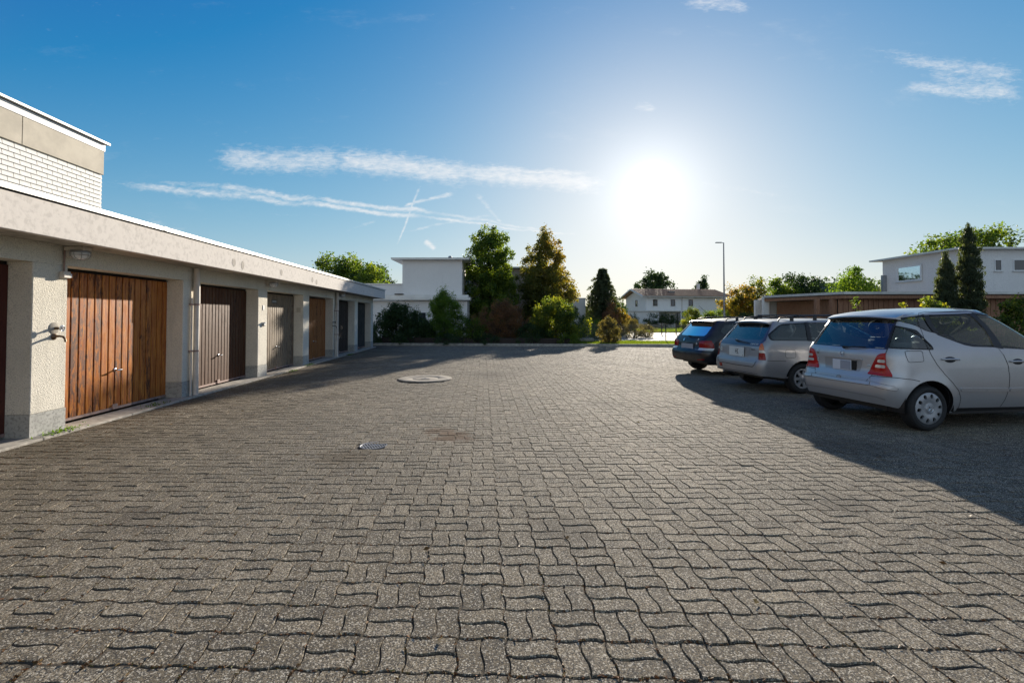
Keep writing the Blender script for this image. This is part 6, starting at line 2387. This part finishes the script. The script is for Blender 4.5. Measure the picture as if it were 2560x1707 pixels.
def spoiler(c, e, z0, half, m, reach=.09, thick=.04):
    n = 25
    ys = np.linspace(-half, half, n)
    sv_, sf_ = [], []
    for y in ys:
        s0 = c.tail([(abs(y), z0)])[0][0]
        x0 = c.pos(np.array([s0]), np.array([z0]))[0][0]
        for (dx, dz) in ((.16, None), (.04, .012), (-reach, -.012), (-reach - .01, -.012 - thick * .6), (-reach + .03, -.012 - thick), (.05, -.05)):
            xx = x0 + dx
            base = float(c.zc(x0 + .16) - c.k * abs(y) ** 2.2)
            zz = base + .003 if dz is None else float(c.zc(x0 + .03) - c.k * abs(y) ** 2.2) + dz
            sv_.append((xx, y, zz))
    for i in range(n - 1):
        for j in range(5):
            sf_.append((i * 6 + j, (i + 1) * 6 + j, (i + 1) * 6 + j + 1, i * 6 + j + 1))
    sf_ += [tuple(range(6)), tuple((n - 1) * 6 + j for j in range(5, -1, -1))]
    return meshobj('roof_spoiler', sv_, sf_, m, e, 35)


spoiler(B_, el, 1.375, .54, M['silver2'])
s0 = B_.tail([(.0, 1.375)])[0][0]
xs0 = B_.pos(np.array([.0]), np.array([1.375]))[0][0]
MB().bbox(xs0 - .07, xs0 + .03, -.52, .52, 1.338, 1.372, .01).build('spoiler_underside', M['black'], el)


def rails(c, e, x0, x1, y, up=.085, m=M['black'], r_=.014, legs=3):
    for sg in (-1, 1):
        xs = np.linspace(x0, x1, 13)
        zz = [float(c.zc(x) - c.k * abs(y) ** 2.2) for x in xs]
        pts = [(x0 - .05, y * sg, zz[0] + .0)] + [(xs[i], y * sg, zz[i] + up * min(1, .75 + .25 * min(i, 12 - i) / 2)) for i in range(13)] + [(x1 + .06, y * sg, zz[-1])]
        m_ = MB().tube(pts, r_, 8)
        for k in range(legs):
            i = int(round(12 * (k + .5) / legs)) if legs > 2 else (3 if k == 0 else 9)
            m_.bbox(xs[i] - .04, xs[i] + .04, y * sg - .012, y * sg + .012, zz[i] - .01, zz[i] + up, .006)
        m_.build('roof_rail', m, e, True, 50)


rails(B_, el, .62, 2.15, .565)
for xx in (.98, 1.75):
    MB().bbox(xx - .022, xx + .022, -.62, .62, 1.505, 1.535, .008).bbox(xx - .04, xx + .04, -.62, -.52, 1.46, 1.51, .01).bbox(xx - .04, xx + .04, .52, .62, 1.46, 1.51, .01).build('roof_bar', M['black'], el)
MB().tube([(2.0, -.2, 1.45), (1.8, -.2, 1.53)], .004, 5).build('aerial', M['black'], el)
seats(el, [(2.75, (-.35, .35)), (1.95, (-.36, .0, .36))], base=.52, back=.56)
MB().bbox(.22, 1.35, -.60, .60, .36, .80, .04).build('boot_liner', M['trim'], el)
MB().tube([(.06, .50, .33), (.3, .48, .32)], .03, 10).build('exhaust', M['metal'], el)
for sg in (-1, 1):
    MB().bbox(2.88, 3.0, sg * .93 - .09, sg * .93 + .09, .96, 1.08, .03).box(2.92, 2.97, min(sg * .78, sg * .88), max(sg * .78, sg * .88), .97, 1.02).build('mirror', M['black'], el, True, 40)
pair(B_, 'headlamp', rnd(B_.nose([(.45, .60), (.78, .62), (.76, .74), (.46, .72)]), .02), M['clearlens'], el, off=.008, skirt=.02, step=.03)
finish_car(B_, el, PLn)

# ---- black station wagon, farthest
PV = dict(L=4.55, W=1.78, r=.24, soft=.02, bow=.07, taper=.04, k=.12, belt=.98, xw=.95, wb=2.58, wr=.31, arch=.36, track=.865, tw=.20, rim=.205, style='spoke5', flare=.012,
          xr=[(.15, .14), (.30, .05), (.45, .0), (.60, .0), (.63, .03), (.68, .085), (.85, .10), (.93, .14), (1.0, .20), (1.15, .34), (1.30, .48), (1.38, .55), (1.5, .64)],
          xf=[(.15, 4.35), (.35, 4.5), (.55, 4.54), (.72, 4.42), (.82, 4.1), (.92, 3.6), (.98, 3.25), (1.1, 3.0), (1.25, 2.7), (1.38, 2.4), (1.5, 2.1)],
          hw=[(.18, .78), (.28, .84), (.45, .882), (.60, .89), (.75, .885), (.92, .865), (1.0, .84), (1.2, .76), (1.33, .71), (1.42, .65), (1.5, .6)],
          zc=[(.2, 1.33), (.5, 1.395), (.8, 1.43), (1.3, 1.455), (1.9, 1.46), (2.3, 1.43), (2.7, 1.34), (4.0, .9)],
          zb=[(0, .36), (.35, .28), (.9, .24), (3.0, .20), (3.6, .22), (4.5, .24)], bF=3.2)
V_ = Car(PV)
xw = PV['xw']
ev = empty('black_station_wagon', (0, 0, 0), 0, 'black station wagon with roof rails, farthest of the three parked cars', 'car', 'cars parked side by side on the court')
HV = 14.0
place(ev, locate((5.72, 12.30), HV, PV), HV)
hz0, hz1 = 1.0, 1.325
hl = V_.tail([(.55, hz0)])[0][0]
hl2 = V_.tail([(.50, hz1)])[0][0]
hatch = np.array([(0, hz0 - .01), (hl - .05, hz0), (hl, hz0 + .05), (hl2, hz1 - .03), (hl2 - .05, hz1), (0, hz1 + .006)])


def SV(pts):
    return V_.side([(x + xw, z) for x, z in pts])


w1 = SV(rnd([(-.25, 1.30), (-.42, 1.16), (-.42, 1.06), (.30, 1.03), (.26, 1.33)], [.08, .08, .06, .03, .03]))
w2 = SV(rnd([(.33, 1.34), (.98, 1.355), (1.02, 1.01), (.38, 1.025)], [.03] * 4))
w3 = SV(rnd([(1.07, 1.355), (1.50, 1.31), (2.05, 1.04), (2.05, 1.0), (1.09, 1.01)], [.03, .1, .05, .04, .03]))
ws = np.array([(V_.S, 1.0), (V_.nose([(.68, 1.0)])[0][0], 1.0), (V_.nose([(.54, 1.33)])[0][0], 1.34), (V_.S, 1.35)])
body(V_, ev, M['blackp'], [w1, w2, w3, hatch + np.array([(-.001, 0)]), ws + np.array([(.001, 0)])])
for nm, pg in (('rear_side_window', w1), ('rear_door_window', w2), ('front_door_window', w3)):
    pair(V_, nm, pg, M['carglassd'], ev, off=-.006)
    pair(V_, 'window_seal', ringpoly(pg, .02), M['black'], ev, holes=[ringpoly(pg, -.006)], off=.002)
patch(V_, 'rear_window', hatch, M['carglassd'], ev, off=-.006)
patch(V_, 'windscreen', ws, M['carglass'], ev, off=-.006)
t0, t1 = V_.tail([(.44, .84)])[0][0], V_.side([(xw - .66, .8)])[0][0]
pair(V_, 'tail_lamp', rnd([(t0 + .03, .70), (t1, .70), (t1 - .02, .80), (t1 - .08, .885), (t0 + .1, .87), (t0, .845)], .015), M['redlensd'], ev, off=.010, skirt=.02, bulge=.006, step=.03)
pair(V_, 'reversing_lens', rnd([(t0 + .03, .635), (t1, .635), (t1, .696), (t0 + .03, .696)], .006), M['clearlens'], ev, off=.011, skirt=.02, step=.03)
bx_ = V_.pos(np.array([0.]), np.array([.71]))[0][0]
MB().bbox(bx_ - .022, bx_ - .012, -.26, .26, .655, .785, .004).build('licence_plate', M['plateg'], ev)
MB().bbox(bx_ - .02, bx_ - .0, -.27, .27, .625, .650, .004).build('plate_frame', M['metal'], ev)
patch(V_, 'bumper_shelf', np.vstack([[(0, .60)], V_.tail([(.62, .60), (.70, .625)]), [(0, .625)]]), M['blackp'], ev, off=.006, skirt=.006, step=.03)
disc_on(V_, ev, 'emblem', .20, .885, .045, .045, M['badge'], None, off=.006, ring=M['ink'])
disc_on(V_, ev, 'round_sticker', -.36, .80, .030, .030, M['sticker'], 'CH', size=.028, ring=M['ink'])
p_, q_ = frame_at(V_, V_.tail([(.40, .90)])[0][0], .895, .004, False)
sq = MB().tube([(-.035, -.03, .001), (-.01, .0, .001), (-.02, .03, .001), (.01, .035, .001), (.005, .0, .001), (.035, -.03, .001)], .008, 5).build('small_sticker', M['badge'], ev)
sq.matrix_local = Matrix.LocRotScale(p_, q_, None)
p_, q_ = frame_at(V_, V_.tail([(.42, .66)])[0][0], .645, .004, False)
o = MB().bbox(-.07, .07, -.008, .008, 0, .002, .0005).build('model_strip', M['metal'], ev)
o.matrix_local = Matrix.LocRotScale(p_, q_, None)
line(V_, 'shut_line', np.vstack([V_.tail([(.66, .99), (.50, .86), (.52, .72), (.56, .64)]), [V_.tail([(.5, .628)])[0]], [(0, .626)]]), M['dark'], ev, .005)
pair(V_, 'rear_reflector', V_.tail([(.70, .40), (.48, .38), (.48, .405), (.70, .43)]), M['redlensd'], ev, off=.006, skirt=.006, step=.03)
wiper(V_, ev, .02, .965, -.36, .965, off=.035)
spoiler(V_, ev, 1.345, .52, M['blackp'], .10, .03)
rails(V_, ev, .85, 2.6, .60, .07, M['black'], .014, 3)
MB().tube([(.82, -.02, 1.42), (.80, -.02, 1.45), (.42, -.02, 1.80)], [.012, .006, .003], 6).build('aerial', M['black'], ev)
line(V_, 'shut_line', SV([(.36, 1.0), (.36, .8), (.42, .62), (.43, .55)]), M['dark'], ev, .004)
seats(ev, [(2.9, (-.37, .37)), (2.1, (-.38, .0, .38))], base=.52, back=.58)
MB().bbox(.26, 1.4, -.62, .62, .36, .80, .04).build('boot_liner', M['trim'], ev)
for sg in (-1, 1):
    MB().bbox(3.0, 3.12, sg * .98 - .09, sg * .98 + .09, .97, 1.10, .03).box(3.04, 3.09, min(sg * .82, sg * .93), max(sg * .82, sg * .93), .98, 1.03).build('mirror', M['blackp'], ev, True, 40)
pair(V_, 'headlamp', rnd(V_.nose([(.45, .60), (.80, .62), (.78, .76), (.46, .73)]), .02), M['clearlens'], ev, off=.008, skirt=.02, step=.03)
finish_car(V_, ev, PV)
